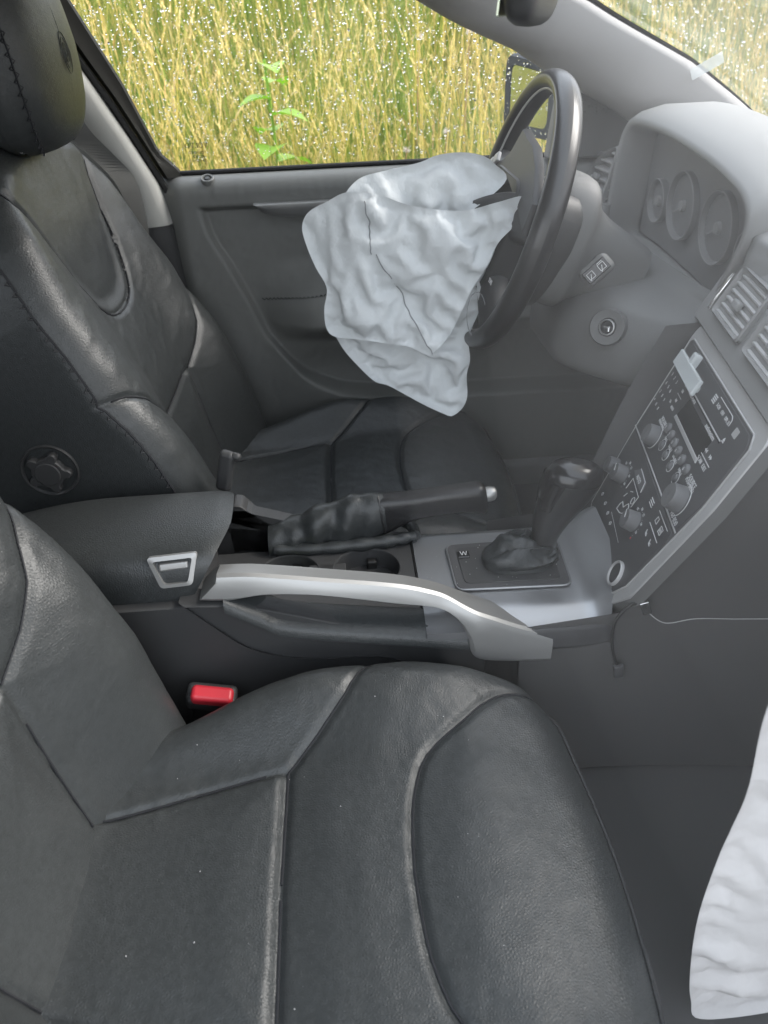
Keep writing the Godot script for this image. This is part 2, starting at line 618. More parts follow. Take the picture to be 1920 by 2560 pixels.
func seed_tufts() -> void:   # thistles gone to seed
	var fluff := mat("seed_fluff", lin(0.66, 0.58, 0.52), 0.9)
	var dry := mat("dry_stem", lin(0.34, 0.22, 0.10), 0.8)
	for k in [[Vector3(0.690, 0.885, -2.0), "pale seed tuft in the grass just left of the steering wheel rim"], [Vector3(0.760, 1.165, -2.0), "pale seed tuft against the pillar's lower edge, topmost of the tufts"], [Vector3(0.602, 1.155, -2.0), "pale seed tuft high in the grass, left of the pillar"], [Vector3(0.555, 0.835, -2.0), "pale seed tuft just above the belt line, over the folded airbag"]]:
		var p: Vector3 = k[0]
		var t := thing("thistle", k[1], "thistle", Vector3(p.x, 0, p.z), "thistles gone to seed")
		var b := MB.new()
		b.tube(spline([Vector3(p.x + 0.03, 0, p.z), Vector3(p.x - 0.01, p.y * 0.6, p.z), p], 6), 0.0026, 6)
		part("stem", b.smooth(), dry, t)
		b = MB.new()
		for i in 90:
			var d := Vector3(rng.randf_range(-1, 1), rng.randf_range(-0.5, 1), rng.randf_range(-1, 1)).normalized()
			var s := d.cross(Vector3(0.3, 0.5, 0.8)).normalized() * 0.0011
			b.tri(p - s, p + s, p + d * rng.randf_range(0.010, 0.019))
		part("seed_head", b.smooth(), fluff, t)

# ------------------------------------------------------------------ the car's shell
func a_pillar_low(t: float) -> Vector3:   # edge along the side window
	return Vector3(lerpf(0.20, 1.00, t), 0, 0) + Vector3(0, ease_table([[0.20, 1.36], [0.465, 1.239], [0.623, 1.166], [0.718, 1.111], [0.835, 1.049], [1.0, 0.955]], lerpf(0.20, 1.00, t)), lerpf(-0.645, -0.69, t))

func a_pillar_high(t: float) -> Vector3:   # edge along the windscreen
	var x := lerpf(0.44, 1.24, t)
	return Vector3(x, ease_table([[0.44, 1.35], [0.714, 1.229], [0.907, 1.134], [1.052, 1.036], [1.24, 0.90]], x), lerpf(-0.565, -0.63, t))

func windscreen(u: float, v: float) -> Vector3:   # u across, v from the roof down
	var z := lerpf(-1, 1, u) * lerpf(0.575, 0.68, v)
	var p := a_pillar_high(v)
	var k := 1.0 - pow(absf(u * 2.0 - 1.0), 2.0)
	return Vector3(p.x + 0.11 * k, p.y + 0.025 * k, z) + Vector3(0.006, 0.012, 0)

func car_body() -> void:
	var c := thing("car", "car's inner shell with carpet, pale roof lining, pillar trims and rain-spotted windscreen", "car", Vector3(0.3, 0.3, 0))
	var b := MB.new()
	b.grid(60, 40, func(u, v):
		var x: float = lerpf(-1.3, 1.25, u)
		var z: float = lerpf(-0.72, 0.74, v)
		var y: float = 0.315 + 0.03 * smoothstep(0.62, 0.72, absf(z)) + 0.45 * smoothstep(0.95, 1.25, x) + 0.003 * noise_a.get_noise_2d(x * 9, z * 9)
		return Vector3(x, y, z))
	part("floor_carpet", b.smooth(), M.carpet, c)
	b = MB.new()   # roof lining with thickness
	b.grid(16, 16, func(u, v):
		var x: float = lerpf(-1.5, 0.47, u)
		var z: float = lerpf(-0.60, 0.60, v)
		return Vector3(x, 1.43 - 0.07 * pow(absf(z) / 0.6, 3.0) - 0.055 * smoothstep(-0.2, 0.47, x), z))
	b.grid(16, 16, func(u, v):
		var x: float = lerpf(0.47, -1.5, u)
		var z: float = lerpf(-0.60, 0.60, v)
		return Vector3(x, 1.47 - 0.07 * pow(absf(z) / 0.6, 3.0) - 0.055 * smoothstep(-0.2, 0.47, x), z))
	part("roof_lining", b.smooth(), M.pillar_trim, c)
	for side in [1.0, -1.0]:
		var flip := Transform3D(Basis.from_scale(Vector3(1, 1, side)), Vector3())
		b = MB.new()
		var secs := []
		for i in 41:
			var t := i / 40.0
			var p := a_pillar_low(t)
			var q := a_pillar_high(t)
			var inw := Vector3(-0.32, -0.42, 0.85).normalized()
			var row := PackedVector3Array()
			for pt in [p + Vector3(0.012, 0.012, -0.045), p + inw * 0.004, p.lerp(q, 0.1) + inw * 0.017, p.lerp(q, 0.28) + inw * 0.029, p.lerp(q, 0.52) + inw * 0.033, p.lerp(q, 0.78) + inw * 0.022, p.lerp(q, 0.94) + inw * 0.008, q, q + Vector3(0.02, 0.0, -0.04), p + Vector3(0.06, 0.03, -0.06)]:
				row.append(flip * pt)
			secs.append(row)
		b.rows(secs, true, true)
		part("front_pillar_trim", b.smooth(), M.pillar_trim, c)
	# centre pillar beside the driver: pale above, dark below
	for lowpart in 2:
		b = MB.new()
		var ys := [1.42, 1.30, 1.15, 1.06, 0.98, 0.9095] if lowpart == 0 else [0.908, 0.84, 0.76, 0.66, 0.50, 0.33]
		var secs := []
		for y in ys:
			var fx: float = table([[0.33, 0.16], [0.50, 0.09], [0.66, 0.035], [0.767, 0.015], [0.92, 0.003], [0.97, -0.006], [1.06, -0.042], [1.122, -0.068], [1.166, -0.09], [1.42, -0.21]], y)
			var fz: float = table([[0.33, -0.69], [0.767, -0.71], [0.92, -0.70], [1.06, -0.675], [1.166, -0.65], [1.42, -0.58]], y)
			var w := 0.12 if lowpart == 0 else 0.14
			var o := 0.0 if lowpart == 0 else -0.004
			var row := PackedVector3Array()
			for k in [[0.0, -0.05], [0.0, -0.006], [0.004, 0.006], [0.012, 0.014], [0.03, 0.021], [0.06, 0.026], [0.09, 0.02], [w, 0.008], [w + 0.01, -0.05]]:
				row.append(Vector3(fx - k[0], y, fz + k[1] + o))
			secs.append(row)
		b.rows(secs, true, true)
		part("centre_pillar_trim" if lowpart == 0 else "lower_pillar_trim", b.mesh(50), M.pillar_plastic if lowpart == 0 else M.black_plastic, c)
	# belt height slide in the pillar
	b = MB.new()
	b.rbox(Vector3(0.022, 0.085, 0.02), 0.009, frame(Vector3(-0.118, 1.10, -0.642), Vector3(1, 0.3, 0), Vector3(-0.3, 1, 0.25)))
	part("belt_guide", b, M.pillar_plastic, c)
	# windscreen with its dark border
	b = MB.new()
	b.grid(30, 24, func(u, v): return windscreen(u, v))
	part("windscreen", b.smooth(), M.glass, c)
	for s in [0, 1]:
		b = MB.new()
		b.grid(2, 40, func(u, v):
			var k: float = lerpf(-0.004, 0.012, u)
			return windscreen(k if s == 0 else 1.0 - k, v) + Vector3(-0.004, -0.006, 0))
		part("windscreen_border", b.smooth(), M.dark_print, c)
	b = MB.new()
	b.grid(30, 2, func(u, v): return windscreen(u, lerpf(0.80, 1.0, v)) + Vector3(0.0, -0.006, 0))
	part("windscreen_border", b.smooth(), M.dark_print, c)
	rain(part_at(c, "windscreen"), func(u, v): return windscreen(u, v), 2600, Vector3(0.5, 0.86, 0), 0.0021, 0.0, 0.5, 0.0, 0.8, 1.9)
	# sill under the driver's door, rear bench, rear quarter panels
	b = MB.new()
	b.rbox(Vector3(1.3, 0.075, 0.09), 0.02, at(Vector3(0.55, 0.345, -0.70)))
	part("door_sill", b, M.dash_upper, c)
	b = MB.new()
	b.rbox(Vector3(0.9, 0.06, 0.09), 0.02, at(Vector3(0.35, 0.35, 0.745)))
	part("door_sill", b, M.dash_upper, c)
	b = MB.new()
	b.rbox(Vector3(0.52, 0.24, 1.3), 0.06, at(Vector3(-0.86, 0.47, 0)))
	part("rear_bench", b, M.leather, c)
	b = MB.new()
	b.rbox(Vector3(0.16, 0.62, 1.3), 0.06, frame(Vector3(-1.12, 0.82, 0), Vector3(1, 0.25, 0), Vector3(-0.25, 1, 0)))
	part("rear_backrest", b, M.leather, c)
	for s in [-1.0, 1.0]:
		b = MB.new()
		b.rbox(Vector3(1.3, 0.68, 0.08), 0.03, at(Vector3(-0.80, 0.66, s * 0.74)))
		part("rear_side_panel", b, M.door_trim, c)

func part_at(root: Node, called: String) -> MeshInstance3D:
	for o in root.get_children():
		if o.name == called: return o
	return null

func rain(pane: MeshInstance3D, surf: Callable, count: int, out_: Vector3, r0: float, u0: float, u1: float, v0: float, v1: float, grow: float) -> void:
	var mm := MultiMesh.new()
	mm.transform_format = MultiMesh.TRANSFORM_3D
	var b := MB.new()
	b.lathe([Vector2(0.0001, 0.0), Vector2(1.0, 0.0), Vector2(0.97, 0.28), Vector2(0.82, 0.56), Vector2(0.52, 0.8), Vector2(0.001, 0.9)], 9, Transform3D())
	mm.mesh = b.smooth()
	mm.mesh.surface_set_material(0, M.water)
	mm.instance_count = count
	for i in count:
		var u := lerpf(u0, u1, rng.randf())
		var v := lerpf(v0, v1, rng.randf())
		var p: Vector3 = surf.call(u, v)
		var du: Vector3 = surf.call(u + 0.01, v) - p
		var dv: Vector3 = surf.call(u, v + 0.01) - p
		var n := du.cross(dv).normalized()
		if n.dot(out_) < 0: n = -n
		var s := r0 * lerpf(0.35, 1.0, pow(rng.randf(), 2.2)) * (grow if rng.randf() < 0.12 else 1.0)
		var t := frame(p + n * 0.0006, du, dv)
		mm.set_instance_transform(i, Transform3D(Basis(t.basis.x * s * rng.randf_range(0.85, 1.1), t.basis.y * s * rng.randf_range(0.9, 1.35), n * s), p + n * 0.0006))
	var o := MultiMeshInstance3D.new()
	o.name = "rain_drops"
	o.multimesh = mm
	o.set_meta("kind", "stuff")
	pane.add_child(o, true)

# ------------------------------------------------------------------ the driver's door
func door_glass(u: float, v: float) -> Vector3:
	var y := lerpf(0.965, 1.345, v)
	var back: float = table([[0.96, 0.04], [0.994, 0.024], [1.027, -0.006], [1.14, -0.041], [1.26, -0.091], [1.36, -0.13]], y)
	return Vector3(lerpf(back, 1.02 - (y - 0.965) * 1.75, u), y, -0.745 + (y - 0.99) * 0.274)

func door_z(x: float, y: float) -> float:
	var z := -0.70
	z -= 0.022 * smoothstep(0.03, -0.02, x)                                  # the rear edge turns out to the pillar
	var left: float = ease_table([[0.55, 0.215], [0.62, 0.178], [0.70, 0.150], [0.76, 0.128], [0.83, 0.098], [0.88, 0.074], [0.905, 0.067], [0.94, 0.060]], y)
	var low: float = ease_table([[0.10, 0.78], [0.16, 0.68], [0.22, 0.605], [0.30, 0.568], [0.45, 0.553], [1.2, 0.548]], x)
	var dx := x - left
	var top := 0.930
	var inside := minf(minf(dx, (top - y)), (y - low) * 0.9)
	z -= 0.017 * smoothstep(-0.003, 0.006, inside)
	z -= 0.006 * exp(-pow(inside / 0.0042, 2.0))
	# armrest
	var along := smoothstep(0.135, 0.27, x)
	var up := smoothstep(0.84, 0.735, y) * smoothstep(0.665, 0.715, y)
	z += 0.05 * along * up * smoothstep(0.0, 0.03, inside)
	z += 0.02 * along * smoothstep(0.80, 0.70, y) * smoothstep(0.60, 0.69, y)
	# pocket along the bottom
	z += 0.030 * smoothstep(low + 0.004, low - 0.012, y) * smoothstep(0.15, 0.30, x)
	return z + 0.0006 * noise_a.get_noise_2d(x * 40, y * 40)

func driver_door() -> void:
	var d := thing("driver_door", "driver's door with dark grey trim, silver handle strip and rain-speckled window", "car door", Vector3(0.4, 0.35, -0.72))
	var b := MB.new()
	b.grid(320, 230, func(u, v):
		var x: float = lerpf(-0.012, 1.0, u)
		var s: float = lerpf(0.345, 1.03, v)
		if s < 0.955: return Vector3(x, s, door_z(x, s))
		var r := 0.034                                                        # rolls over to the glass at the belt line
		var a := (s - 0.955) / r
		var z := door_z(x, 0.955)
		if a < PI / 2: return Vector3(x, 0.955 + r * sin(a) * 0.9, z - r * (1 - cos(a)))
		return Vector3(x, 0.955 + r * 0.9, z - r - (a - PI / 2) * r))
	part("door_panel", b.smooth(), M.door_trim, d)
	b = MB.new()
	b.grid(24, 20, func(u, v): return door_glass(u, v))
	var pane := part("window_pane", b.smooth(), M.glass, d)
	rain(pane, func(u, v): return door_glass(u, v), 4000, Vector3(0, 0.2, -1), 0.0021, -0.02, 1.0, 0.10, 1.0, 1.5)
	# seals and frame
	b = MB.new()
	b.tube([Vector3(0.028, 0.990, -0.738), Vector3(0.3, 0.990, -0.738), Vector3(0.9, 0.990, -0.738)], 0.0045, 8)
	part("window_seal", b, M.rubber, d)
	b = MB.new()
	var sec := []
	for i in 31:
		var y := lerpf(0.985, 1.36, i / 30.0)
		var g := door_glass(0, (y - 0.965) / 0.38)
		var fx: float = table([[0.92, 0.003], [0.97, -0.006], [1.06, -0.042], [1.122, -0.068], [1.166, -0.09], [1.42, -0.21]], y) + 0.013
		var pz := g.z
		sec.append(PackedVector3Array([Vector3(g.x + 0.003, y, pz - 0.006), Vector3(g.x + 0.003, y, pz + 0.012), Vector3(g.x - 0.004, y, pz + 0.017), Vector3(lerpf(g.x, fx, 0.45), y, pz + 0.024), Vector3(lerpf(g.x, fx, 0.75), y, pz + 0.032), Vector3(fx + 0.008, y, pz + 0.034), Vector3(fx, y, pz + 0.026), Vector3(fx - 0.012, y, pz - 0.01)]))
	b.rows(sec, true, true)
	part("window_frame", b.mesh(35), M.frame_black, d)
	b = MB.new()
	var line := []
	for i in 24:
		var y := lerpf(0.93, 1.38, i / 23.0)
		var fx: float = table([[0.92, 0.003], [0.97, -0.006], [1.06, -0.042], [1.122, -0.068], [1.166, -0.09], [1.42, -0.21]], y)
		line.append(Vector3(fx + 0.006, y, -0.745 + (y - 0.99) * 0.274 + 0.032))
	b.tube(line, 0.0065, 8)
	part("door_seal", b, M.rubber, d)
	# lock knob in the belt rail
	b = MB.new()
	b.lathe([Vector2(0.0125, -0.010), Vector2(0.0125, 0.0), Vector2(0.0112, 0.0012), Vector2(0.0085, 0.0005), Vector2(0.008, -0.004)], 28, frame(Vector3(0.079, 0.9835, -0.713), Vector3(1, 0, 0), Vector3(0, 0.45, -1)))
	var ring := part("lock_collar", b, M.door_trim, d)
	b = MB.new()
	b.lathe([Vector2(0.0055, -0.008), Vector2(0.0055, -0.001), Vector2(0.0042, 0.0006), Vector2(0.0001, 0.0009)], 20, frame(Vector3(0.079, 0.9835, -0.713), Vector3(1, 0, 0), Vector3(0, 0.45, -1)))
	part("lock_knob", b, M.black_plastic, ring)
	# silver pull strip
	b = MB.new()
	sec = []
	for i in 33:
		var t := i / 32.0
		var x := lerpf(0.158, 0.60, t)
		var h := 0.026 * pow(1.0 - pow(1.0 - clampf(t * 6.0, 0, 1), 2.0), 0.5) * (1.0 if t < 0.85 else sqrt(maxf(0.0, 1.0 - pow((t - 0.85) / 0.15, 2.0)))) + 0.0015
		var y := 0.939
		var z := door_z(x, 0.955) + 0.004
		sec.append(PackedVector3Array([Vector3(x, y, z - 0.02), Vector3(x, y, z - 0.001), Vector3(x, y - 0.003, z + 0.004), Vector3(x, y - h * 0.5, z + 0.004), Vector3(x, y - h, z - 0.004), Vector3(x, y - h - 0.002, z - 0.026)]))
	b.rows(sec, true, true)
	part("pull_handle", b.mesh(45), M.satin, d)
	# stitched seam over the armrest
	var path := []
	for i in 60:
		var x := lerpf(0.152, 0.42, i / 59.0)
		var y := 0.756 + 0.02 * (x - 0.15) / 0.2
		path.append(Vector3(x, y, door_z(x, y) + 0.0012))
	b = MB.new()
	b.tube(zigzag(path, 0.0042, 0.0032, func(_p, _t): return Vector3(0, 0.8, 0.5)), 0.0008, 4)
	part("armrest_stitching", b, M.thread, d)
	# corner panel in front of the glass and the mirror outside it
	b = MB.new()
	b.plate(rounded([Vector2(0.70, 0.985), Vector2(0.94, 0.985), Vector2(0.94, 1.0), Vector2(0.733, 1.118), Vector2(0.716, 1.11)], 0.008), 0.03, 0.006, at(Vector3(0, 0, -0.728)))
	part("mirror_corner_panel", b, M.dash_lower, d)
	var mf := frame(Vector3(0.715, 1.07, -0.945), Vector3(0.196, 0.0, 0.98), Vector3(-0.05, 1, 0))   # x towards the car, y up, z to the rear
	b = MB.new()
	var outline := rounded([Vector2(-0.125, -0.075), Vector2(0.12, -0.07), Vector2(0.135, 0.058), Vector2(-0.105, 0.072)], [0.035, 0.03, 0.03, 0.03], 6)
	sec = []
	for k in [[0.79, 0.003], [0.99, 0.004], [1.04, -0.004], [1.03, -0.04], [0.9, -0.085], [0.55, -0.11], [0.1, -0.115]]:
		var row := PackedVector3Array()
		for p in outline: row.append(mf * Vector3(p.x * k[0], p.y * k[0], k[1]))
		sec.append(row)
	b.rows(sec, true, false)
	var lip := []
	for k in [[0.79, 0.003], [0.775, 0.001], [0.76, -0.003]]:
		var row := PackedVector3Array()
		for p in outline: row.append(mf * Vector3(p.x * k[0], p.y * k[0], k[1]))
		lip.append(row)
	b.rows(lip, true, false)
	b.tube([mf * Vector3(0.1, -0.03, -0.05), mf * Vector3(0.2, -0.05, -0.05)], 0.04, 12)
	var mir := part("side_mirror", b.mesh(50), M.paint, d)
	b = MB.new()
	var small := PackedVector2Array()
	for p in outline: small.append(p * 0.765)
	b.plate(small, 0.003, 0.001, mf * at(Vector3(0, 0, -0.0015)))
	part("mirror_glass", b, M.mirror, mir)
	# etched marks in the corner of the pane, read from outside
	for l in [["VOLVO", 0.0085, 0.0], ["TEMPERED", 0.0042, -0.012], ["AS2 M25", 0.0042, -0.019], ["E4 43R-00", 0.0042, -0.026]]:
		var p := door_glass(0.0, (1.036 + l[2] - 0.965) / 0.38)
		lettering(l[0], l[1], frame(Vector3(0.066, p.y, p.z + 0.004), Vector3(-1, 0, 0), Vector3(0, 1, 0.274)), M.dark_print, d, "Droid Serif")

# ------------------------------------------------------------------ seats (built about the seat's own centre line, then set in place)
const SEAM_A := [[0.0, 0.092], [0.037, 0.096], [0.126, 0.118], [0.219, 0.133]]                          # half width of the cushion's middle panel
const SEAM_B := [[0.133, 0.219], [0.170, 0.253], [0.207, 0.284], [0.256, 0.311], [0.32, 0.343]]         # behind the front panel: x by half width
const SEAM_D := [[0.0, 0.341], [0.05, 0.344], [0.088, 0.350], [0.131, 0.367], [0.169, 0.411], [0.193, 0.440], [0.206, 0.465], [0.211, 0.51], [0.211, 0.56]]   # round the front pad
const BACK_SHIELD := [[0.345, 0.0], [0.348, 0.038], [0.358, 0.068], [0.38, 0.092], [0.42, 0.115], [0.47, 0.132], [0.52, 0.152], [0.56, 0.175], [0.70, 0.19]]   # s, half width
const BACK_LOW := [[0.0, 0.086], [0.19, 0.108]]                                                      # middle panel of the back: s, half width
const BACK_SIDE := [[0.108, 0.190], [0.150, 0.213], [0.185, 0.240], [0.21, 0.268], [0.245, 0.292], [0.30, 0.31]]   # top of the lower side panels: half width, s

var seam_c := []
var seam_b := []

func cushion_seams() -> void:
	var a := PackedVector2Array()
	for p in SEAM_A: a.append(Vector2(p[0], p[1]))
	var bb := PackedVector2Array()
	for p in SEAM_B: bb.append(Vector2(p[1], p[0]))
	var c := PackedVector2Array([Vector2(0.219, 0.133), Vector2(0.2175, 0.03), Vector2(0.217, 0.0)])
	var dd := PackedVector2Array()
	for p in spline(SEAM_D.map(func(q): return Vector2(q[1], q[0])), 3): dd.append(p)
	seam_c = [a, bb, c, dd]
	var sh := PackedVector2Array()
	for p in spline(BACK_SHIELD.map(func(q): return Vector2(q[0], q[1])), 3): sh.append(p)
	var lo := PackedVector2Array([Vector2(0.0, 0.086), Vector2(0.19, 0.108)])
	var lt := PackedVector2Array([Vector2(0.19, 0.0), Vector2(0.19, 0.108)])
	var sd := PackedVector2Array()
	for p in BACK_SIDE: sd.append(Vector2(p[1], p[0]))
	seam_b = [sh, lo, lt, sd]

func cushion_panel(x: float, z: float) -> int:   # 0 middle, 1 side bolster, 2 front panel, 3 front pad
	var az := absf(z)
	if az < 0.211 and x > ease_table(SEAM_D, az): return 3
	if az < 0.133: return 0 if x < 0.218 and az < table(SEAM_A, x) else (2 if x >= 0.218 else 1)
	return 1 if x < table(SEAM_B, az) else 2

func roll(t: float, flat: float, r: float) -> Vector2:   # arc length -> (across, drop) over a rounded edge
	if t < flat: return Vector2(t, 0)
	var a := (t - flat) / r
	if a < PI / 2: return Vector2(flat + r * sin(a), r * (1 - cos(a)))
	return Vector2(flat + r, r + (a - PI / 2) * r)

func cushion_point(s: float, q: float) -> Vector3:
	var w: float = ease_table([[-0.05, 0.175], [0.0, 0.185], [0.1, 0.210], [0.2, 0.252], [0.3, 0.270], [0.42, 0.266], [0.49, 0.245], [0.535, 0.21], [0.6, 0.19]], s)
	var r := 0.05
	var lt := roll(absf(q) * (w - r + r * PI / 2 + 0.075), w - r, r)
	var z := lt.x * signf(q)
	var f := 0.545 - 0.42 * z * z
	var r2 := 0.055
	var ls := roll(s, f - r2, r2)
	var x := ls.x
	var az := absf(z)
	var y := 0.545 + 0.022 * smoothstep(0.12, 0.40, x) - 0.018 * smoothstep(0.40, 0.54, x)
	y += 0.040 * smoothstep(0.125, 0.235, az) * (1.0 - 0.72 * smoothstep(0.22, 0.48, x))
	y += 0.010 * smoothstep(0.05, -0.02, x)
	var p := Vector2(x, az)
	var d := 1e9
	for k in seam_c: d = minf(d, path_dist(p, k))
	var k := 1.0 - smoothstep(0.0, 0.05, lt.y) * 0.6
	y -= 0.0048 * exp(-pow(d / 0.0046, 2.0)) * k
	y += 0.0048 * smoothstep(-0.004, 0.055, d) - 0.001
	# the middle panel rises to its front edge and the pad dips along its seam
	if az < table(SEAM_A, x) and x < 0.217: y += 0.0042 * smoothstep(0.08, 0.19, x) * smoothstep(0.0, 0.012, 0.217 - x)
	y += 0.0009 * noise_a.get_noise_2d(x * 14, z * 14) + 0.0007 * noise_a.get_noise_3d(x * 60, z * 35, 3.0) * smoothstep(0.06, 0.0, d)
	y += 0.0007 * maxf(0.0, noise_a.get_noise_2d(x * 22 + z * 30, z * 70 - x * 25)) * smoothstep(0.16, 0.22, az)
	return Vector3(x, y - lt.y - ls.y, z)

const BACK_B := Vector3(0.03, 0.545, 0)
var back_u := Vector3(-sin(deg_to_rad(18.0)), cos(deg_to_rad(18.0)), 0)
var back_n := Vector3(cos(deg_to_rad(18.0)), sin(deg_to_rad(18.0)), 0)

func back_panel(s: float, t: float) -> int:   # 0 shield, 1 main, 2 lower middle, 3 lower side
	var at_ := absf(t)
	if s > 0.346 and at_ < ease_table(BACK_SHIELD, s): return 0
	if s < 0.19 and at_ < table(BACK_LOW, s): return 2
	if at_ >= 0.10 and s < table(BACK_SIDE, at_): return 3
	if s < 0.19: return 3
	return 1

func back_point(s: float, q: float) -> Vector3:
	var w: float = ease_table([[-0.05, 0.245], [0.0, 0.255], [0.1, 0.268], [0.3, 0.270], [0.42, 0.256], [0.50, 0.232], [0.56, 0.195], [0.62, 0.16]], s)
	var r := 0.045
	var lt := roll(absf(q) * (w - r + r * PI / 2 + 0.20), w - r, r)
	var t := lt.x * signf(q)
	var top := 0.625 - 1.0 * t * t
	var r2 := 0.05
	var ls := roll(s, top - r2, r2)
	var sv := ls.x
	var at_ := absf(t)
	var h: float = table([[0.0, 0.060], [0.1, 0.060], [0.2, 0.048], [0.3, 0.032], [0.42, 0.018], [0.55, 0.012]], sv) * smoothstep(0.08, 0.215, at_)
	h += 0.010 * exp(-pow((sv - 0.22) / 0.13, 2.0))
	var p := Vector2(sv, at_)
	var d := 1e9
	for k in seam_b: d = minf(d, path_dist(p, k))
	var sh := path_dist(p, seam_b[0])
	var inside := sv > 0.346 and at_ < ease_table(BACK_SHIELD, sv)
	if inside: h -= 0.010 * smoothstep(0.50, 0.36, sv) * smoothstep(0.0, 0.030, sh)
	else: h += 0.004 * exp(-sh / 0.03) * smoothstep(0.52, 0.40, sv)
	h -= 0.0048 * exp(-pow(d / 0.0046, 2.0))
	h += 0.0055 * smoothstep(-0.004, 0.055, d) - 0.002
	h += 0.0010 * noise_a.get_noise_2d(sv * 13 + 9, t * 13)
	h += 0.0022 * maxf(0.0, noise_a.get_noise_2d((sv * 0.9 + t * 0.45) * 20.0 + 5.0, (t * 0.9 - sv * 0.3) * 7.0)) * smoothstep(0.17, 0.26, sv) * smoothstep(0.44, 0.36, sv) * (0.0 if inside else 1.0)
	return BACK_B + back_u * sv + back_n * (h - lt.y - ls.y) + Vector3(0, 0, t)

func panels(nu: int, nv: int, f: Callable, which: Callable, count: int) -> Array:   # one smooth surface cut into the meshes of its panels
	var pos := PackedVector3Array()
	var uv := PackedVector2Array()
	for j in nv + 1:
		for i in nu + 1:
			var q := Vector2(float(i) / nu, float(j) / nv)
			pos.append(f.call(q.x, q.y))
			uv.append(q)
	var n := PackedVector3Array()
	n.resize(pos.size())
	var quads := []
	for c in count: quads.append(PackedInt32Array())
	for j in nv:
		for i in nu:
			var a := j * (nu + 1) + i
			var t := [a, a + nu + 2, a + 1, a, a + nu + 1, a + nu + 2]
			for k in [0, 3]:
				var fn := (pos[t[k + 2]] - pos[t[k]]).cross(pos[t[k + 1]] - pos[t[k]])
				n[t[k]] += fn; n[t[k + 1]] += fn; n[t[k + 2]] += fn
				quads[which.call((pos[t[k]] + pos[t[k + 1]] + pos[t[k + 2]]) / 3.0, uv[a])].append_array([t[k], t[k + 1], t[k + 2]])
	var out := []
	for c in count:
		var remap := {}
		var v := PackedVector3Array()
		var nn := PackedVector3Array()
		var ii := PackedInt32Array()
		for q in quads[c]:
			if not remap.has(q):
				remap[q] = v.size()
				v.append(pos[q])
				nn.append(n[q].normalized())
			ii.append(remap[q])
		out.append(MB.pack(v, nn, ii) if v.size() else null)
	return out

func seam_thread(parent: Node3D, seams: Array, on_cushion: bool) -> void:   # dark thread at the bottom of each sewn seam
	for s in [-1.0, 1.0]:
		for k in seams:
			var path := []
			for i in k.size() - 1:
				for t in 4:
					var p: Vector2 = k[i].lerp(k[i + 1], t / 4.0)
					var q := 0.0   # the across parameter whose surface point lies at that width
					var hi := 1.0
					for it in 14:
						var m := (q + hi) / 2.0
						if absf((cushion_point(p.x, m) if on_cushion else back_point(p.x, m)).z) < p.y: q = m
						else: hi = m
					path.append((cushion_point(p.x, s * q) if on_cushion else back_point(p.x, s * q)) + (Vector3(0, 0.0012, 0) if on_cushion else back_n * 0.0014))
			var b := MB.new()
			b.tube(path, 0.0013, 5)
			part("seam_thread", b, M.thread, parent)

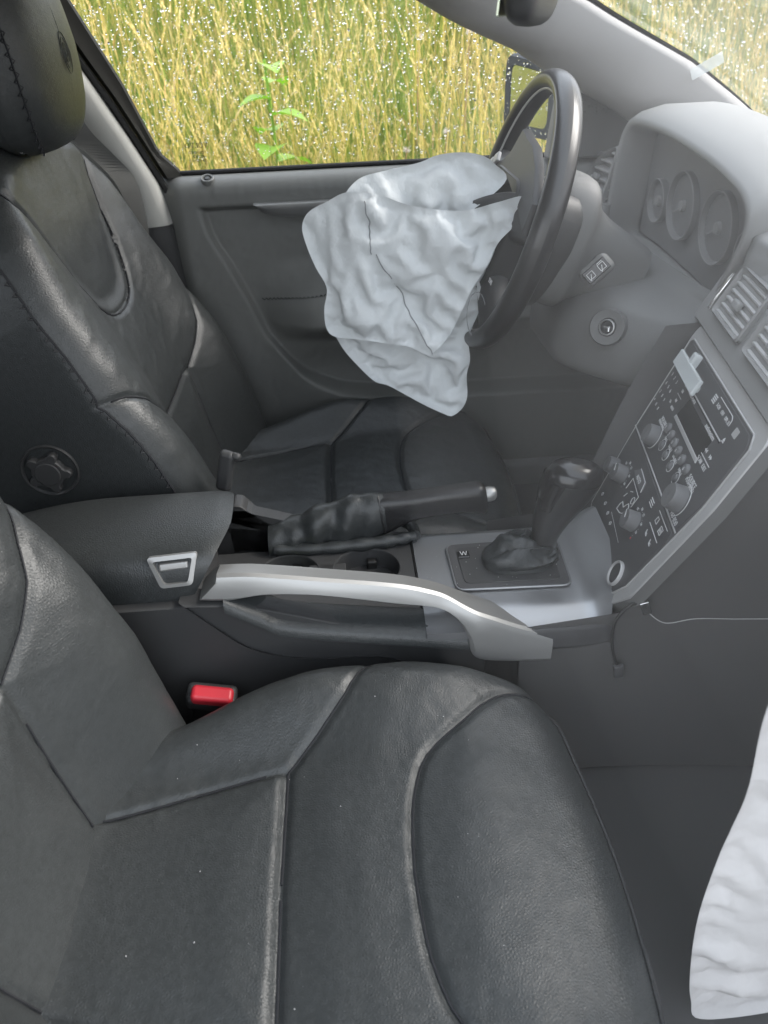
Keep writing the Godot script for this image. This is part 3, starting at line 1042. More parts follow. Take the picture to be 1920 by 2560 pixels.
func seats() -> void:
	cushion_seams()
	var seat := thing("front_seat", "driver's black leather seat behind the steering wheel, its inner side panel with a round knob", "car seat", Vector3(0.20, 0.32, 0), "front seats of the car")
	# cushion
	var names := ["middle_panel", "side_bolster", "front_panel", "front_pad", "side_bolster"]
	var b := MB.new()
	b.rbox(Vector3(0.46, 0.15, 0.40), 0.03, at(Vector3(0.25, 0.415, 0)))
	part("seat_base", b, M.black_plastic, seat)
	var cp := panels(250, 240, func(u, v): return cushion_point(lerpf(-0.03, 0.66, v), lerpf(-1, 1, u)), func(c, _uv): 
		var k := cushion_panel(c.x, c.z)
		return 4 if k == 1 and c.z < 0.0 else k, 5)
	var cushion: MeshInstance3D = null
	for i in [2, 0, 1, 3, 4]:
		if cushion == null: cushion = part("cushion", cp[i], M.leather, seat)
		else: part(names[i], cp[i], M.leather, cushion)
	b = MB.new()
	var pipe := []
	for i in 60:
		var q := lerpf(-0.86, 0.86, i / 59.0)
		var z: float = cushion_point(0.49, q).z
		var f := 0.545 - 0.42 * z * z
		pipe.append(cushion_point(f - 0.055 + 0.055 * 0.98, q) + Vector3(0.001, 0.0012, 0))
	b.tube(pipe, 0.0021, 6)
	part("front_piping", b, M.leather_smooth, cushion)
	for s in [-1.0, 1.0]:
		b = MB.new()
		var path := []
		for i in 60: path.append(cushion_point(lerpf(0.08, 0.50, i / 59.0), s * 0.90) + Vector3(0, 0, s * 0.001))
		b.tube(zigzag(path, 0.005, 0.0045, func(_p, _t): return Vector3(0, 1, 0)), 0.0009, 4)
		part("stitching", b, M.thread, cushion)
	seam_thread(cushion, seam_c, true)
	# backrest
	names = ["shoulder_panel", "main_panel", "lower_middle_panel", "lower_side_panel", "lower_side_panel"]
	var bp := panels(250, 250, func(u, v): return back_point(lerpf(-0.04, 0.70, v), lerpf(-1, 1, u)), func(c, _uv):
		var l: Vector3 = c - BACK_B
		var k := back_panel(l.dot(back_u), l.z)
		return 4 if k == 3 and l.z < 0.0 else k, 5)
	var back: MeshInstance3D = null
	for i in [1, 0, 2, 3, 4]:
		if back == null: back = part("backrest", bp[i], M.leather, seat)
		else: part(names[i], bp[i], M.leather, back)
	seam_thread(back, seam_b, false)
	b = MB.new()
	b.rbox(Vector3(0.05, 0.56, 0.44), 0.024, frame(BACK_B + back_u * 0.28 - back_n * 0.18, back_n, back_u))
	part("back_shell", b, M.black_plastic, back)
	for s in [-1.0, 1.0]:
		b = MB.new()
		var path := []
		for i in 110:
			var sv := lerpf(0.06, 0.56, i / 109.0)
			path.append(back_point(sv, s * lerpf(0.575, 0.56, i / 109.0)))
		var side := func(_p, t): return (back_n * 0.7 + Vector3(0, 0, s * 0.7)).cross(t).normalized()
		b.tube(zigzag(path, 0.0075, 0.0065, side), 0.0014, 4)
		b.tube(path, 0.0019, 5)
		part("stitching", b, M.thread, back)
	# headrest
	b = MB.new()
	var hc := Vector3(-0.138, 1.214, 0)
	var hu := Vector3(-sin(deg_to_rad(8.0)), cos(deg_to_rad(8.0)), 0)
	var hn := Vector3(hu.y, -hu.x, 0)
	var head := func(lat: float, lon: float, grow: float) -> Vector3:
		var e := 0.62
		var cl := pow(absf(cos(lat)), e) * signf(cos(lat))
		var sl := pow(absf(sin(lat)), e) * signf(sin(lat))
		var cx := pow(absf(cos(lon)), 0.7) * signf(cos(lon))
		var sx := pow(absf(sin(lon)), 0.7) * signf(sin(lon))
		var q := Vector3(0.060 * cl * cx, 0.118 * sl, 0.144 * cl * sx) * grow
		q.x -= 0.35 * q.z * q.z * (1.0 if q.x > 0 else 0.0) + 0.10 * maxf(0.0, -q.y) * (1.0 if q.x > 0 else 0.0)
		q.z *= 1.0 - 0.55 * maxf(0.0, -q.y)
		return hc + hn * q.x + hu * q.y + Vector3(0, 0, q.z)
	b.grid(72, 48, func(u, v): return head.call(lerpf(-PI / 2, PI / 2, v), u * TAU, 1.0) + Vector3.ONE * 0.0008 * noise_a.get_noise_2d(u * 20, v * 10))
	var hr := part("headrest", b.smooth(), M.leather, seat)
	b = MB.new()
	for s in [-1.0, 1.0]:
		var path := []
		for i in 80: path.append(head.call(lerpf(-1.2, 1.2, i / 79.0), s * 1.02, 1.004))
		b.tube(path, 0.0012, 5)
		b.tube(zigzag(path, 0.007, 0.005, func(_p, t): return Vector3(0.9, 0, s * 0.5).cross(t).normalized()), 0.0011, 4)
	part("stitching", b, M.thread, hr)
	b = MB.new()
	for k in 4:   # embossed oval of fine ridges
		var ring := []
		for i in 49:
			var a := TAU * i / 48.0
			var e := Vector2(cos(a) * 0.0042 * (k + 0.8), sin(a) * 0.0062 * (k + 0.8))
			var best: Vector3 = head.call(asin(clampf(signf(e.y) * pow(absf(e.y) / 0.118, 1.0 / 0.62), -1, 1)), signf(e.x) * pow(absf(e.x) / 0.144, 1.0 / 0.7), 1.0)
			ring.append(best - hu * 0.012 + hn * 0.0003)
		b.tube(ring, 0.0006, 5, false)
	part("embossed_badge", b, M.leather, hr)
	# round lumbar knob on the inner side
	for s in [-1.0, 1.0]:
		var kx := frame(back_point(0.17, s) + Vector3(0, 0, 0), Vector3(1, 0, 0), Vector3(0, 1, 0))
		var c := BACK_B + back_u * 0.244 - back_n * 0.102
		kx = Transform3D(Basis(Vector3(1, 0, 0), Vector3(0, 1, 0), Vector3(0, 0, 1)) if s > 0 else Basis(Vector3(-1, 0, 0), Vector3(0, 1, 0), Vector3(0, 0, -1)), Vector3(c.x, c.y, s * 0.2695))
		b = MB.new()
		b.lathe([Vector2(0.038, -0.004), Vector2(0.038, 0.002), Vector2(0.0365, 0.0042), Vector2(0.034, 0.003), Vector2(0.033, 0.001), Vector2(0.0001, 0.001)], 40, kx)
		var dish := part("knob_dish", b, M.black_plastic, seat)
		b = MB.new()
		var star := []
		for i in 60:
			var a := TAU * i / 60.0
			var rr := 0.0215 + 0.0085 * pow(maxf(0.0, cos(a * 5.0 + 0.5)), 0.6)
			star.append(Vector2(cos(a), sin(a)) * rr)
		b.plate(PackedVector2Array(star), 0.012, 0.002, kx)
		b.lathe([Vector2(0.0165, 0.012), Vector2(0.0165, 0.0135), Vector2(0.0155, 0.0142), Vector2(0.0001, 0.0142)], 30, kx)
		part("knob", b.mesh(35), M.black_plastic, dish)
	# the copy beside the open door
	var near: Node3D = seat.duplicate()
	near.name = "front_seat_001"
	used["front_seat"] = 2
	add_child(near)
	near.set_meta("label", "passenger's black leather seat nearest the camera, filling the bottom of the picture")
	near.position = seat.position + Vector3(0, 0, 0.403)
	seat.position += Vector3(0.051, -0.014, -0.372)

# ------------------------------------------------------------------ centre console
func loft(b: MB, stations: Array, per := 5, segs := 20, power := 0.7, caps := true) -> void:   # superellipse sections: [centre, half a, half b, axis a, axis b]
	var secs := []
	var n := stations.size()
	for i in n - 1:
		for k in (per if i < n - 2 else per + 1):
			var t := float(k) / per
			var s := []
			for m in 3:
				var p0 = stations[maxi(i - 1, 0)][m]
				var p1 = stations[i][m]
				var p2 = stations[i + 1][m]
				var p3 = stations[mini(i + 2, n - 1)][m]
				s.append(p1.cubic_interpolate(p2, p0, p3, t) if p1 is Vector3 else cubic_interpolate(p1, p2, p0, p3, t))
			var a: Vector3 = stations[i][3].lerp(stations[i + 1][3], t).normalized()
			var c: Vector3 = stations[i][4].lerp(stations[i + 1][4], t).normalized()
			var ring := PackedVector3Array()
			for j in segs:
				var g := TAU * j / segs
				ring.append(s[0] + a * s[1] * pow(absf(cos(g)), power) * signf(cos(g)) + c * s[2] * pow(absf(sin(g)), power) * signf(sin(g)))
			secs.append(ring)
	b.rows(secs, true, caps)

func wall_x(y: float) -> float:
	return 0.20 if y < 0.585 else lerpf(0.20, 0.618 + (y - 0.606) * 0.47, smoothstep(0.585, 0.60, y))

func console() -> void:
	var c := thing("centre_console", "charcoal centre console between the seats with padded armrest lid, cup holders and silver grab handle", "console", Vector3(0.25, 0.32, 0))
	var b := MB.new()
	# core of the tunnel
	b.rbox(Vector3(1.6, 0.27, 0.17), 0.02, at(Vector3(0.40, 0.44, 0)))
	b.rbox(Vector3(0.45, 0.33, 0.165), 0.02, at(Vector3(-0.11, 0.49, 0)))
	part("tunnel", b.mesh(), M.black_plastic, c)
	# side panels with the swept edge
	for s in [1.0, -1.0]:
		b = MB.new()
		var edge := [Vector2(0.098, 0.662), Vector2(0.130, 0.625), Vector2(0.166, 0.588), Vector2(0.21, 0.568), Vector2(0.258, 0.560), Vector2(0.34, 0.553), Vector2(0.40, 0.50), Vector2(0.44, 0.33)]
		var poly := PackedVector2Array(spline(edge, 5))
		poly.append_array([Vector2(0.70, 0.33), Vector2(0.66, 0.575), Vector2(0.60, 0.583), Vector2(0.434, 0.577), Vector2(0.32, 0.598), Vector2(0.22, 0.617), Vector2(0.185, 0.636), Vector2(0.16, 0.658)])
		b.plate(poly, 0.031, 0.005, Transform3D(Basis.from_scale(Vector3(1, 1, s)), Vector3(0, 0, s * 0.085)))
		part("side_panel", b.mesh(), M.black_plastic, c)
		b = MB.new()
		b.plate(PackedVector2Array([Vector2(-0.30, 0.33), Vector2(0.46, 0.33), Vector2(0.46, 0.55), Vector2(0.16, 0.655), Vector2(-0.30, 0.655)]), 0.025, 0.003, Transform3D(Basis.from_scale(Vector3(1, 1, s)), Vector3(0, 0, s * 0.085)))
		part("rear_side_panel", b.mesh(), M.black_plastic, c)
		# padded rail along the passenger's top edge
		if s < 0: continue
		b = MB.new()
		var secs := []
		for p in spline([Vector3(0.150, 0.668, 0.664), Vector3(0.19, 0.646, 0.637), Vector3(0.22, 0.627, 0.620), Vector3(0.32, 0.609, 0.600), Vector3(0.43, 0.594, 0.580), Vector3(0.452, 0.592, 0.578) if s > 0 else Vector3(0.56, 0.585, 0.576)], 8):
			var ring := PackedVector3Array()
			for q in [[0.070, p.y - 0.02], [0.074, p.y - 0.002], [0.079, p.y + 0.001], [0.090, p.y], [0.106, lerpf(p.y, p.z, 0.5) + 0.002], [0.116, p.z], [0.120, p.z - 0.006], [0.1205, p.z - 0.014], [0.112, p.z - 0.022]]:
				ring.append(Vector3(p.x, q[1], s * q[0]))
			secs.append(ring)
		b.rows(secs, true, true)
		part("padded_rail", b.mesh(50), M.leather_smooth if s < 0 else M.leather, c)
	# cup holder tray
	b = MB.new()
	var cups := [Vector3(0.214, 0.600, -0.015), Vector3(0.318, 0.600, -0.013)]
	var radii := [0.040, 0.0445]
	var cells := [[0.10, 0.2645], [0.2645, 0.381]]
	for i in 2:
		var ctr: Vector3 = cups[i]
		var rings := [PackedVector3Array(), PackedVector3Array(), PackedVector3Array(), PackedVector3Array()]
		for k in 64:
			var a := TAU * k / 64.0
			var d := Vector2(cos(a), sin(a))
			var tx: float = ((cells[i][1] if d.x > 0 else cells[i][0]) - ctr.x) / d.x if absf(d.x) > 1e-5 else 1e9
			var tz: float = ((0.082 if d.y > 0 else -0.068) - ctr.z) / d.y if absf(d.y) > 1e-5 else 1e9
			var m := minf(absf(tx), absf(tz))
			var r: float = radii[i]
			rings[0].append(ctr + Vector3(d.x * m, 0, d.y * m))
			rings[1].append(ctr + Vector3(d.x, 0, d.y) * (r + 0.0015))
			rings[2].append(ctr + Vector3(d.x * r, -0.0015, d.y * r))
			rings[3].append(ctr + Vector3(d.x * (r - 0.004), -0.035, d.y * (r - 0.004)))
		b.rows(rings, true, false)
	part("cup_tray", b.mesh(), M.black_plastic, c)
	for i in 2:
		b = MB.new()
		var r: float = radii[i]
		var xf := frame(cups[i], Vector3(1, 0, 0), Vector3(0, 0, -1))
		b.lathe([Vector2(r - 0.003, -0.03), Vector2(r - 0.006, -0.075), Vector2(r - 0.012, -0.08), Vector2(0.0001, -0.08)], 48, xf)
		var cup := part("cup_holder", b.mesh(), M.black_plastic, c)
		b = MB.new()
		b.lathe([Vector2(r - 0.0008, -0.001), Vector2(r, 0.001), Vector2(r + 0.0016, 0.0012), Vector2(r + 0.002, 0.0)], 64, xf)
		part("cup_rim", b.mesh(), M.black_plastic, cup)
		b = MB.new()
		b.rbox(Vector3(0.014, 0.035, 0.012), 0.003, at(cups[i] + Vector3(0.008, -0.03, -r + 0.008)))
		part("cup_grip", b, M.rubber, cup)
	b = MB.new()
	b.rbox(Vector3(0.05, 0.004, 0.03), 0.0015, at(Vector3(0.2655, 0.598, -0.014)))
	part("cup_divider", b, M.black_plastic, c)
	# grey metallic plate round the selector
	b = MB.new()
	b.grid(40, 40, func(u, v):
		var z: float = lerpf(-0.088, 0.118, v)
		var front: float = 0.640 - 0.35 * maxf(0.0, z - 0.045) - 0.05 * z
		var x: float = lerpf(0.3845, front, u)
		var y: float = 0.602 + 0.030 * pow(smoothstep(0.57, 0.645, x), 2.0) - 0.010 * pow(smoothstep(0.075, 0.118, z), 2.0) - 0.006 * smoothstep(-0.075, -0.088, z)
		return Vector3(x, y, z))
	b.grid(40, 1, func(u, v):
		var z := 0.118
		var front: float = 0.640 - 0.35 * maxf(0.0, z - 0.045) - 0.05 * z
		var x: float = lerpf(0.3845, front, u)
		return Vector3(x, 0.592 + 0.030 * pow(smoothstep(0.57, 0.645, x), 2.0) - 0.012 * v, z))
	b.grid(1, 40, func(u, v):
		var z: float = lerpf(-0.088, 0.118, v)
		return Vector3(0.3845, 0.602 - 0.010 * pow(smoothstep(0.075, 0.118, z), 2.0) - 0.006 * smoothstep(-0.075, -0.088, z) - 0.02 * u, z))
	part("selector_surround", b.mesh(50), M.metal_paint, c)
	b = MB.new()
	b.rbox(Vector3(0.002, 0.004, 0.15), 0.0009, at(Vector3(0.3828, 0.5985, 0.005)))
	part("tray_gap", b, M.rubber, c)
	# worn strip under the plate's front edge
	b = MB.new()
	var secs2 := []
	for i in 21:
		var x := lerpf(0.50, 0.628, i / 20.0)
		var z: float = 0.122 - 1.1 * pow(maxf(0.0, x - 0.55), 2.0)
		var y := 0.587 + 0.05 * maxf(0.0, x - 0.60)
		secs2.append(PackedVector3Array([Vector3(x, y + 0.004, z - 0.012), Vector3(x, y + 0.003, z - 0.002), Vector3(x, y - 0.002, z + 0.001), Vector3(x, y - 0.024, z + 0.002), Vector3(x, y - 0.030, z - 0.001), Vector3(x, y - 0.032, z - 0.012)]))
	b.rows(secs2, true, true)
	part("textured_edge", b.mesh(50), M.panel_grey, c)
	# tunnel side under the dashboard
	for s in [1.0, -1.0]:
		b = MB.new()
		b.grid(30, 40, func(u, v):
			var y: float = lerpf(0.325, 0.86, v)
			var x: float = lerpf(maxf(0.50, wall_x(y)), 1.18, u)
			return Vector3(x, y, s * (0.1185 + 0.03 * smoothstep(0.60, 0.80, y) + 0.03 * smoothstep(0.6, 1.0, x))))
		part("tunnel_side", b.smooth(), M.console_side, c)
	# silver grab handle on the passenger's side
	b = MB.new()
	secs2 = []
	var top := spline([Vector2(0.146, 0.688), Vector2(0.18, 0.6865), Vector2(0.22, 0.680), Vector2(0.266, 0.6715), Vector2(0.349, 0.656), Vector2(0.395, 0.641), Vector2(0.43, 0.6235), Vector2(0.462, 0.608), Vector2(0.490, 0.594), Vector2(0.515, 0.583), Vector2(0.538, 0.573)], 6)
	var bot := spline([Vector2(0.123, 0.6655), Vector2(0.158, 0.6625), Vector2(0.20, 0.6665), Vector2(0.262, 0.660), Vector2(0.345, 0.6405), Vector2(0.395, 0.630), Vector2(0.421, 0.614), Vector2(0.434, 0.588), Vector2(0.443, 0.558), Vector2(0.487, 0.548), Vector2(0.536, 0.545)], 6)
	for i in top.size():
		var p: Vector2 = top[i]
		var q: Vector2 = bot[i]
		var ring := PackedVector3Array()
		for k in [[0.072, 0.9], [0.0735, 0.25], [0.076, 0.04], [0.080, 0.0], [0.092, -0.10], [0.1035, -0.18], [0.1085, -0.12], [0.1115, 0.06], [0.1135, 0.5], [0.1145, 0.88], [0.113, 1.0], [0.095, 1.02], [0.078, 1.0]]:
			var w := p.lerp(q, k[1]) if k[1] > 0 else p + Vector2(0, -k[1] * 0.036)
			ring.append(Vector3(w.x, w.y, k[0] + (0.014 * smoothstep(0.40, 0.45, w.x) if k[0] > 0.1 else 0.0)))
		secs2.append(ring)
	b.rows(secs2, true, true)
	part("grab_handle", b.mesh(24), M.satin, c)
	# armrest lid
	b = MB.new()
	secs2 = []
	var sect := spline([Vector2(-0.084, 0.640), Vector2(-0.088, 0.668), Vector2(-0.085, 0.688), Vector2(-0.066, 0.704), Vector2(-0.03, 0.713), Vector2(0.02, 0.718), Vector2(0.06, 0.716), Vector2(0.083, 0.708), Vector2(0.0945, 0.692), Vector2(0.0985, 0.668), Vector2(0.097, 0.653), Vector2(0.088, 0.646), Vector2(0.0, 0.642)], 4, true)
	for i in 40:
		var t := i / 39.0
		var ring := PackedVector3Array()
		var e := 1.0 - pow(maxf(0.0, (t - 0.93) / 0.07), 3.0) * 0.10 - pow(maxf(0.0, (0.12 - t) / 0.12), 2.5) * 0.25
		for p in sect:
			var x0 := -0.25
			var x1: float = 0.1205 + (p.y - 0.652) * 0.56 - 0.010 * smoothstep(0.02, 0.1, p.x)
			var x := lerpf(x0, x1, t)
			var drop := 0.035 * pow(smoothstep(0.02, -0.25, x), 1.5)
			ring.append(Vector3(x, 0.675 + (p.y - 0.675) * e - drop, p.x * lerpf(1.0, e, 0.4)))
		secs2.append(ring)
	b.rows(secs2, true, true)
	var lid := part("armrest_lid", b.mesh(60), M.leather, c)
	var lf := frame(Vector3(0.0965, 0.6945, 0.0915), Vector3(1, 0.02, -0.06), Vector3(0, 0.92, -0.34))
	var trap := [Vector2(-0.029, 0.019), Vector2(0.029, 0.019), Vector2(0.018, -0.019), Vector2(-0.018, -0.019)]
	b = MB.new()
	var outer := rounded(trap, 0.005, 4)
	var inner := rounded([Vector2(-0.021, 0.0125), Vector2(0.021, 0.0125), Vector2(0.0125, -0.0135), Vector2(-0.0125, -0.0135)], 0.003, 4)
	var l0 := PackedVector3Array()
	var l1 := PackedVector3Array()
	var l2 := PackedVector3Array()
	var l3 := PackedVector3Array()
	for i in outer.size():
		l0.append(lf * Vector3(outer[i].x, outer[i].y, -0.004))
		l1.append(lf * Vector3(outer[i].x, outer[i].y, 0.0035))
		l2.append(lf * Vector3(lerpf(inner[i].x, outer[i].x, 0.2), lerpf(inner[i].y, outer[i].y, 0.2), 0.0045))
		l3.append(lf * Vector3(inner[i].x, inner[i].y, -0.004))
	b.rows([l0, l1, l2, l3], true, false)
	var latch := part("lid_latch", b.mesh(50), M.satin, lid) if false else part("lid_latch", b.mesh(50), M.satin, c)
	b = MB.new()
	b.plate(inner, 0.001, 0.0003, lf * at(Vector3(0, 0, -0.005)))
	b.rbox(Vector3(0.034, 0.010, 0.006), 0.0028, lf * at(Vector3(0, 0.0055, 0.0)))
	b.rbox(Vector3(0.027, 0.013, 0.003), 0.0014, lf * at(Vector3(0, -0.004, -0.0015)))
	part("latch_button", b.mesh(), M.satin, latch)
	# raised trim behind the hand brake
	b = MB.new()
	b.plate(rounded([Vector2(0.140, 0.678), Vector2(0.152, 0.676), Vector2(0.192, 0.622), Vector2(0.194, 0.600), Vector2(0.130, 0.600), Vector2(0.128, 0.66)], 0.004), 0.030, 0.002, at(Vector3(0.002, -0.010, -0.115)))
	part("brake_housing", b.mesh(), M.black_plastic, c)
	hand_brake()
	gear_selector()

func hand_brake() -> void:
	var h := thing("hand_brake", "hand brake lever with a black leather grip, silver button and creased gaiter", "hand brake", Vector3(0.22, 0.61, -0.058))
	var b := MB.new()
	var y := Vector3(0, 1, 0)
	var z := Vector3(0, 0, 1)
	var t := Vector3(-0.12, 1, 0).normalized()
	loft(b, [[Vector3(0.337, 0.652, -0.06), 0.030, 0.0165, t, z], [Vector3(0.352, 0.656, -0.06), 0.028, 0.0165, t, z], [Vector3(0.385, 0.664, -0.06), 0.0205, 0.0160, t, z], [Vector3(0.43, 0.6695, -0.06), 0.0190, 0.0160, t, z], [Vector3(0.465, 0.6705, -0.06), 0.0210, 0.0160, t, z], [Vector3(0.480, 0.669, -0.06), 0.0235, 0.0155, t, z], [Vector3(0.487, 0.669, -0.06), 0.018, 0.012, t, z]], 5, 28, 0.62)
	var grip := part("grip", b.mesh(60), M.leather_smooth, h)
	b = MB.new()
	var ax := frame(Vector3(0.484, 0.6735, -0.06), Vector3(0, 0, 1), Vector3(-0.08, 1, 0))
	b.lathe([Vector2(0.0095, -0.005), Vector2(0.0105, 0.0), Vector2(0.0108, 0.008), Vector2(0.0095, 0.0145), Vector2(0.006, 0.017), Vector2(0.0001, 0.0175)], 24, Transform3D(Basis(Vector3(0, 0, -1), Vector3(0, 1, 0), Vector3(1, 0.08, 0).normalized()), ax.origin))
	part("release_button", b.mesh(50), M.satin, grip)
	b = MB.new()
	var secs := []
	for i in 61:
		var u := i / 60.0
		var x := lerpf(0.183, 0.346, u)
		var cy: float = ease_table([[0.183, 0.620], [0.21, 0.628], [0.25, 0.635], [0.30, 0.644], [0.346, 0.654]], x)
		var hh: float = ease_table([[0.183, 0.026], [0.21, 0.026], [0.25, 0.032], [0.30, 0.040], [0.346, 0.031]], x)
		var hw: float = ease_table([[0.183, 0.029], [0.22, 0.028], [0.27, 0.026], [0.31, 0.023], [0.346, 0.0185]], x)
		var ring := PackedVector3Array()
		for k in 48:
			var a := TAU * k / 48.0
			var side := 0.5 + 0.5 * sin(a)                     # folds lie on the side towards the passenger
			var fold := 0.0
			for fd in [[0.205, 0.0065, 0.012, 0.10], [0.232, 0.008, 0.011, -0.05], [0.268, 0.009, 0.015, 0.22], [0.308, 0.006, 0.012, 0.16]]:
				var cx: float = fd[0] + fd[3] * 0.06 * cos(a)
				fold -= fd[1] * exp(-pow((x - cx) / fd[2], 2.0)) * (0.35 + 0.65 * side)
			fold += 0.003 * smoothstep(0.183, 0.21, x) * smoothstep(0.35, 0.32, x)
			fold += 0.0016 * noise_a.get_noise_3d(x * 40, cos(a) * 1.2, sin(a) * 1.2) * smoothstep(0.35, 0.32, x)
			ring.append(Vector3(x + 0.12 * (cos(a) * hh) * -0.5 * u, cy + cos(a) * (hh + fold), -0.06 + sin(a) * (hw + fold)))
		secs.append(ring)
	b.rows(secs, true, true)
	var g := part("gaiter", b.smooth(), M.leather, h)
	b = MB.new()
	b.tube(spline([Vector3(0.19, 0.622, -0.036), Vector3(0.25, 0.620, -0.034), Vector3(0.31, 0.621, -0.036), Vector3(0.36, 0.622, -0.040), Vector3(0.386, 0.624, -0.044)], 6), func(q): return 0.0095 - 0.003 * absf(q - 0.5) + 0.0012 * sin(q * 40.0), 12)
	b.tube(spline([Vector3(0.386, 0.624, -0.044), Vector3(0.384, 0.622, -0.07), Vector3(0.37, 0.620, -0.090)], 5), 0.008, 10)
	part("gaiter_hem", b.smooth(), M.leather, g)
	b = MB.new()
	var ringp := []
	for k in 33:
		var a := TAU * k / 32.0
		ringp.append(Vector3(0.341 - 0.004 * cos(a), 0.653 + cos(a) * 0.031, -0.06 + sin(a) * 0.0185))
	b.tube(ringp, 0.0022, 6, false)
	part("gaiter_collar", b.smooth(), M.leather_smooth, g)
	h.position += Vector3(0.003, -0.014, -0.024)

func gear_selector() -> void:
	var s := thing("gear_selector", "automatic gear selector with a tall black leather knob on a dark plate", "gear lever", Vector3(0.52, 0.60, 0))
	var b := MB.new()
	var deck := frame(Vector3(0.504, 0.6035, 0.006), Vector3(1, 0, 0), Vector3(0, 0, -1))
	var out := [Vector2(-0.075, 0.051), Vector2(0.078, 0.051), Vector2(0.072, -0.052), Vector2(-0.073, -0.047)]
	b.plate(rounded(out, 0.012, 5), 0.0035, 0.0012, deck)
	var base := part("base_plate", b.mesh(), M.panel_grey, s)
	b = MB.new()
	var ring := []
	for p in rounded(out, 0.012, 5): ring.append(deck * Vector3(p.x * 1.004, p.y * 1.004, 0.0015))
	ring.append(ring[0])
	b.tube(ring, 0.0016, 6, false)
	part("plate_edge", b.smooth(), M.metal_paint, base)
	b = MB.new()
	b.plate(rounded([Vector2(-0.064, 0.040), Vector2(0.066, 0.040), Vector2(0.061, -0.042), Vector2(-0.062, -0.038)], 0.009, 4), 0.0012, 0.0006, deck * at(Vector3(0, 0, 0.0036)))
	part("inner_plate", b.mesh(), M.gloss_black if false else M.black_plastic, base)
	b = MB.new()
	var wf := deck * at(Vector3(-0.055, 0.022, 0.0045))
	b.rbox(Vector3(0.0155, 0.0145, 0.006), 0.0016, wf)
	part("winter_button", b.mesh(), M.gloss_black, base)
	lettering("W", 0.0082, wf * Transform3D(Basis(Vector3(0, 0, 1), 0.0), Vector3(0.000, 0.0005, 0.0032)), M.print, s)
	# leather gaiter, collapsed towards the rear
	b = MB.new()
	b.grid(72, 26, func(u, v):
		var a: float = u * TAU
		var e := Vector2(pow(absf(cos(a)), 0.75) * signf(cos(a)), pow(absf(sin(a)), 0.75) * signf(sin(a)))
		var outp := Vector3(0.518 + e.x * 0.046, 0.6075, 0.003 + e.y * 0.031)
		var inp := Vector3(0.551 + cos(a) * 0.0135, 0.634, sin(a) * 0.0135)
		var p := outp.lerp(inp, smoothstep(0.0, 1.0, v))
		var bulge := sin(PI * v)
		p.y += 0.013 * bulge * (0.7 - 0.9 * e.x) + 0.0045 * bulge * sin(a * 5.0 + 9.0 * v + 2.0 * noise_a.get_noise_2d(u * 6, v * 5))
		p += Vector3(e.x, 0, e.y) * bulge * (0.004 + 0.004 * sin(14.0 * v + a * 2.0))
		return p)
	var gt := part("gaiter", b.smooth(), M.leather, s)
	b = MB.new()
	for o in [0.0, 0.004]:
		var path := []
		for i in 40:
			var v := i / 39.0
			path.append(Vector3(lerpf(0.482, 0.541, v), lerpf(0.624, 0.641, v) + 0.008 * sin(PI * v), 0.006 - 0.014 * v + o))
		b.tube(zigzag(path, 0.002, 0.0004, func(_p, _t): return Vector3(0, 0, 1)), 0.0005, 4)
	part("gaiter_stitching", b, M.thread, gt)
	b = MB.new()
	var z := Vector3(0, 0, 1)
	var x := Vector3(1, -0.12, 0).normalized()
	loft(b, [[Vector3(0.551, 0.628, 0), 0.0165, 0.0150, x, z], [Vector3(0.553, 0.645, 0), 0.0175, 0.0160, x, z], [Vector3(0.559, 0.668, 0), 0.0230, 0.0195, x, z], [Vector3(0.570, 0.695, 0), 0.0305, 0.0240, x, z], [Vector3(0.579, 0.717, 0), 0.0350, 0.0270, x, z], [Vector3(0.583, 0.729, 0), 0.0355, 0.0275, x, z]], 6, 36, 0.92)
	var knob := part("knob", b.mesh(60), M.leather_smooth, s)
	b = MB.new()
	loft(b, [[Vector3(0.582, 0.7275, 0), 0.0364, 0.0282, x, z], [Vector3(0.584, 0.734, 0), 0.0362, 0.0278, x, z], [Vector3(0.585, 0.742, 0), 0.0320, 0.0240, x, z], [Vector3(0.5855, 0.748, 0), 0.0230, 0.0170, x, z], [Vector3(0.5857, 0.7505, 0), 0.010, 0.0075, x, z]], 5, 36, 0.95)
	loft(b, [[Vector3(0.5515, 0.690, -0.002), 0.012, 0.0215, x, z], [Vector3(0.556, 0.712, -0.002), 0.0145, 0.0255, x, z], [Vector3(0.561, 0.731, 0), 0.0150, 0.0260, x, z]], 5, 24, 0.9)
	part("knob_cap", b.mesh(60), M.gloss_black, knob)

# ------------------------------------------------------------------ dashboard
func dash_profile(z: float) -> Array:
	var mid := [Vector2(0.800, 0.930), Vector2(0.804, 0.968), Vector2(0.822, 0.988), Vector2(0.93, 0.998), Vector2(1.26, 0.955)]
	var right := [Vector2(0.870, 0.80), Vector2(0.850, 0.88), Vector2(0.875, 0.93), Vector2(0.98, 0.965), Vector2(1.26, 0.94)]
	var left := [Vector2(0.800, 0.87), Vector2(0.798, 0.965), Vector2(0.820, 0.992), Vector2(0.95, 1.005), Vector2(1.26, 0.955)]
	var out := []
	var r := smoothstep(0.11, 0.22, z)
	var l := smoothstep(-0.17, -0.28, z)
	var under := smoothstep(-0.63, -0.60, z) * smoothstep(-0.115, -0.14, z)   # sunk behind the instruments
	if under > 0.0:
		for q in [mid, left]:
			for i in 3: q[i] = q[i].lerp(Vector2(0.90 + 0.012 * i, minf(q[i].y, 0.99)), under)
	for i in 5: out.append(mid[i].lerp(right[i], r).lerp(left[i], l) + Vector2(0, -0.05 * smoothstep(0.5, 0.74, absf(z)) * (1.0 if i > 2 else 0.0)))
	return out

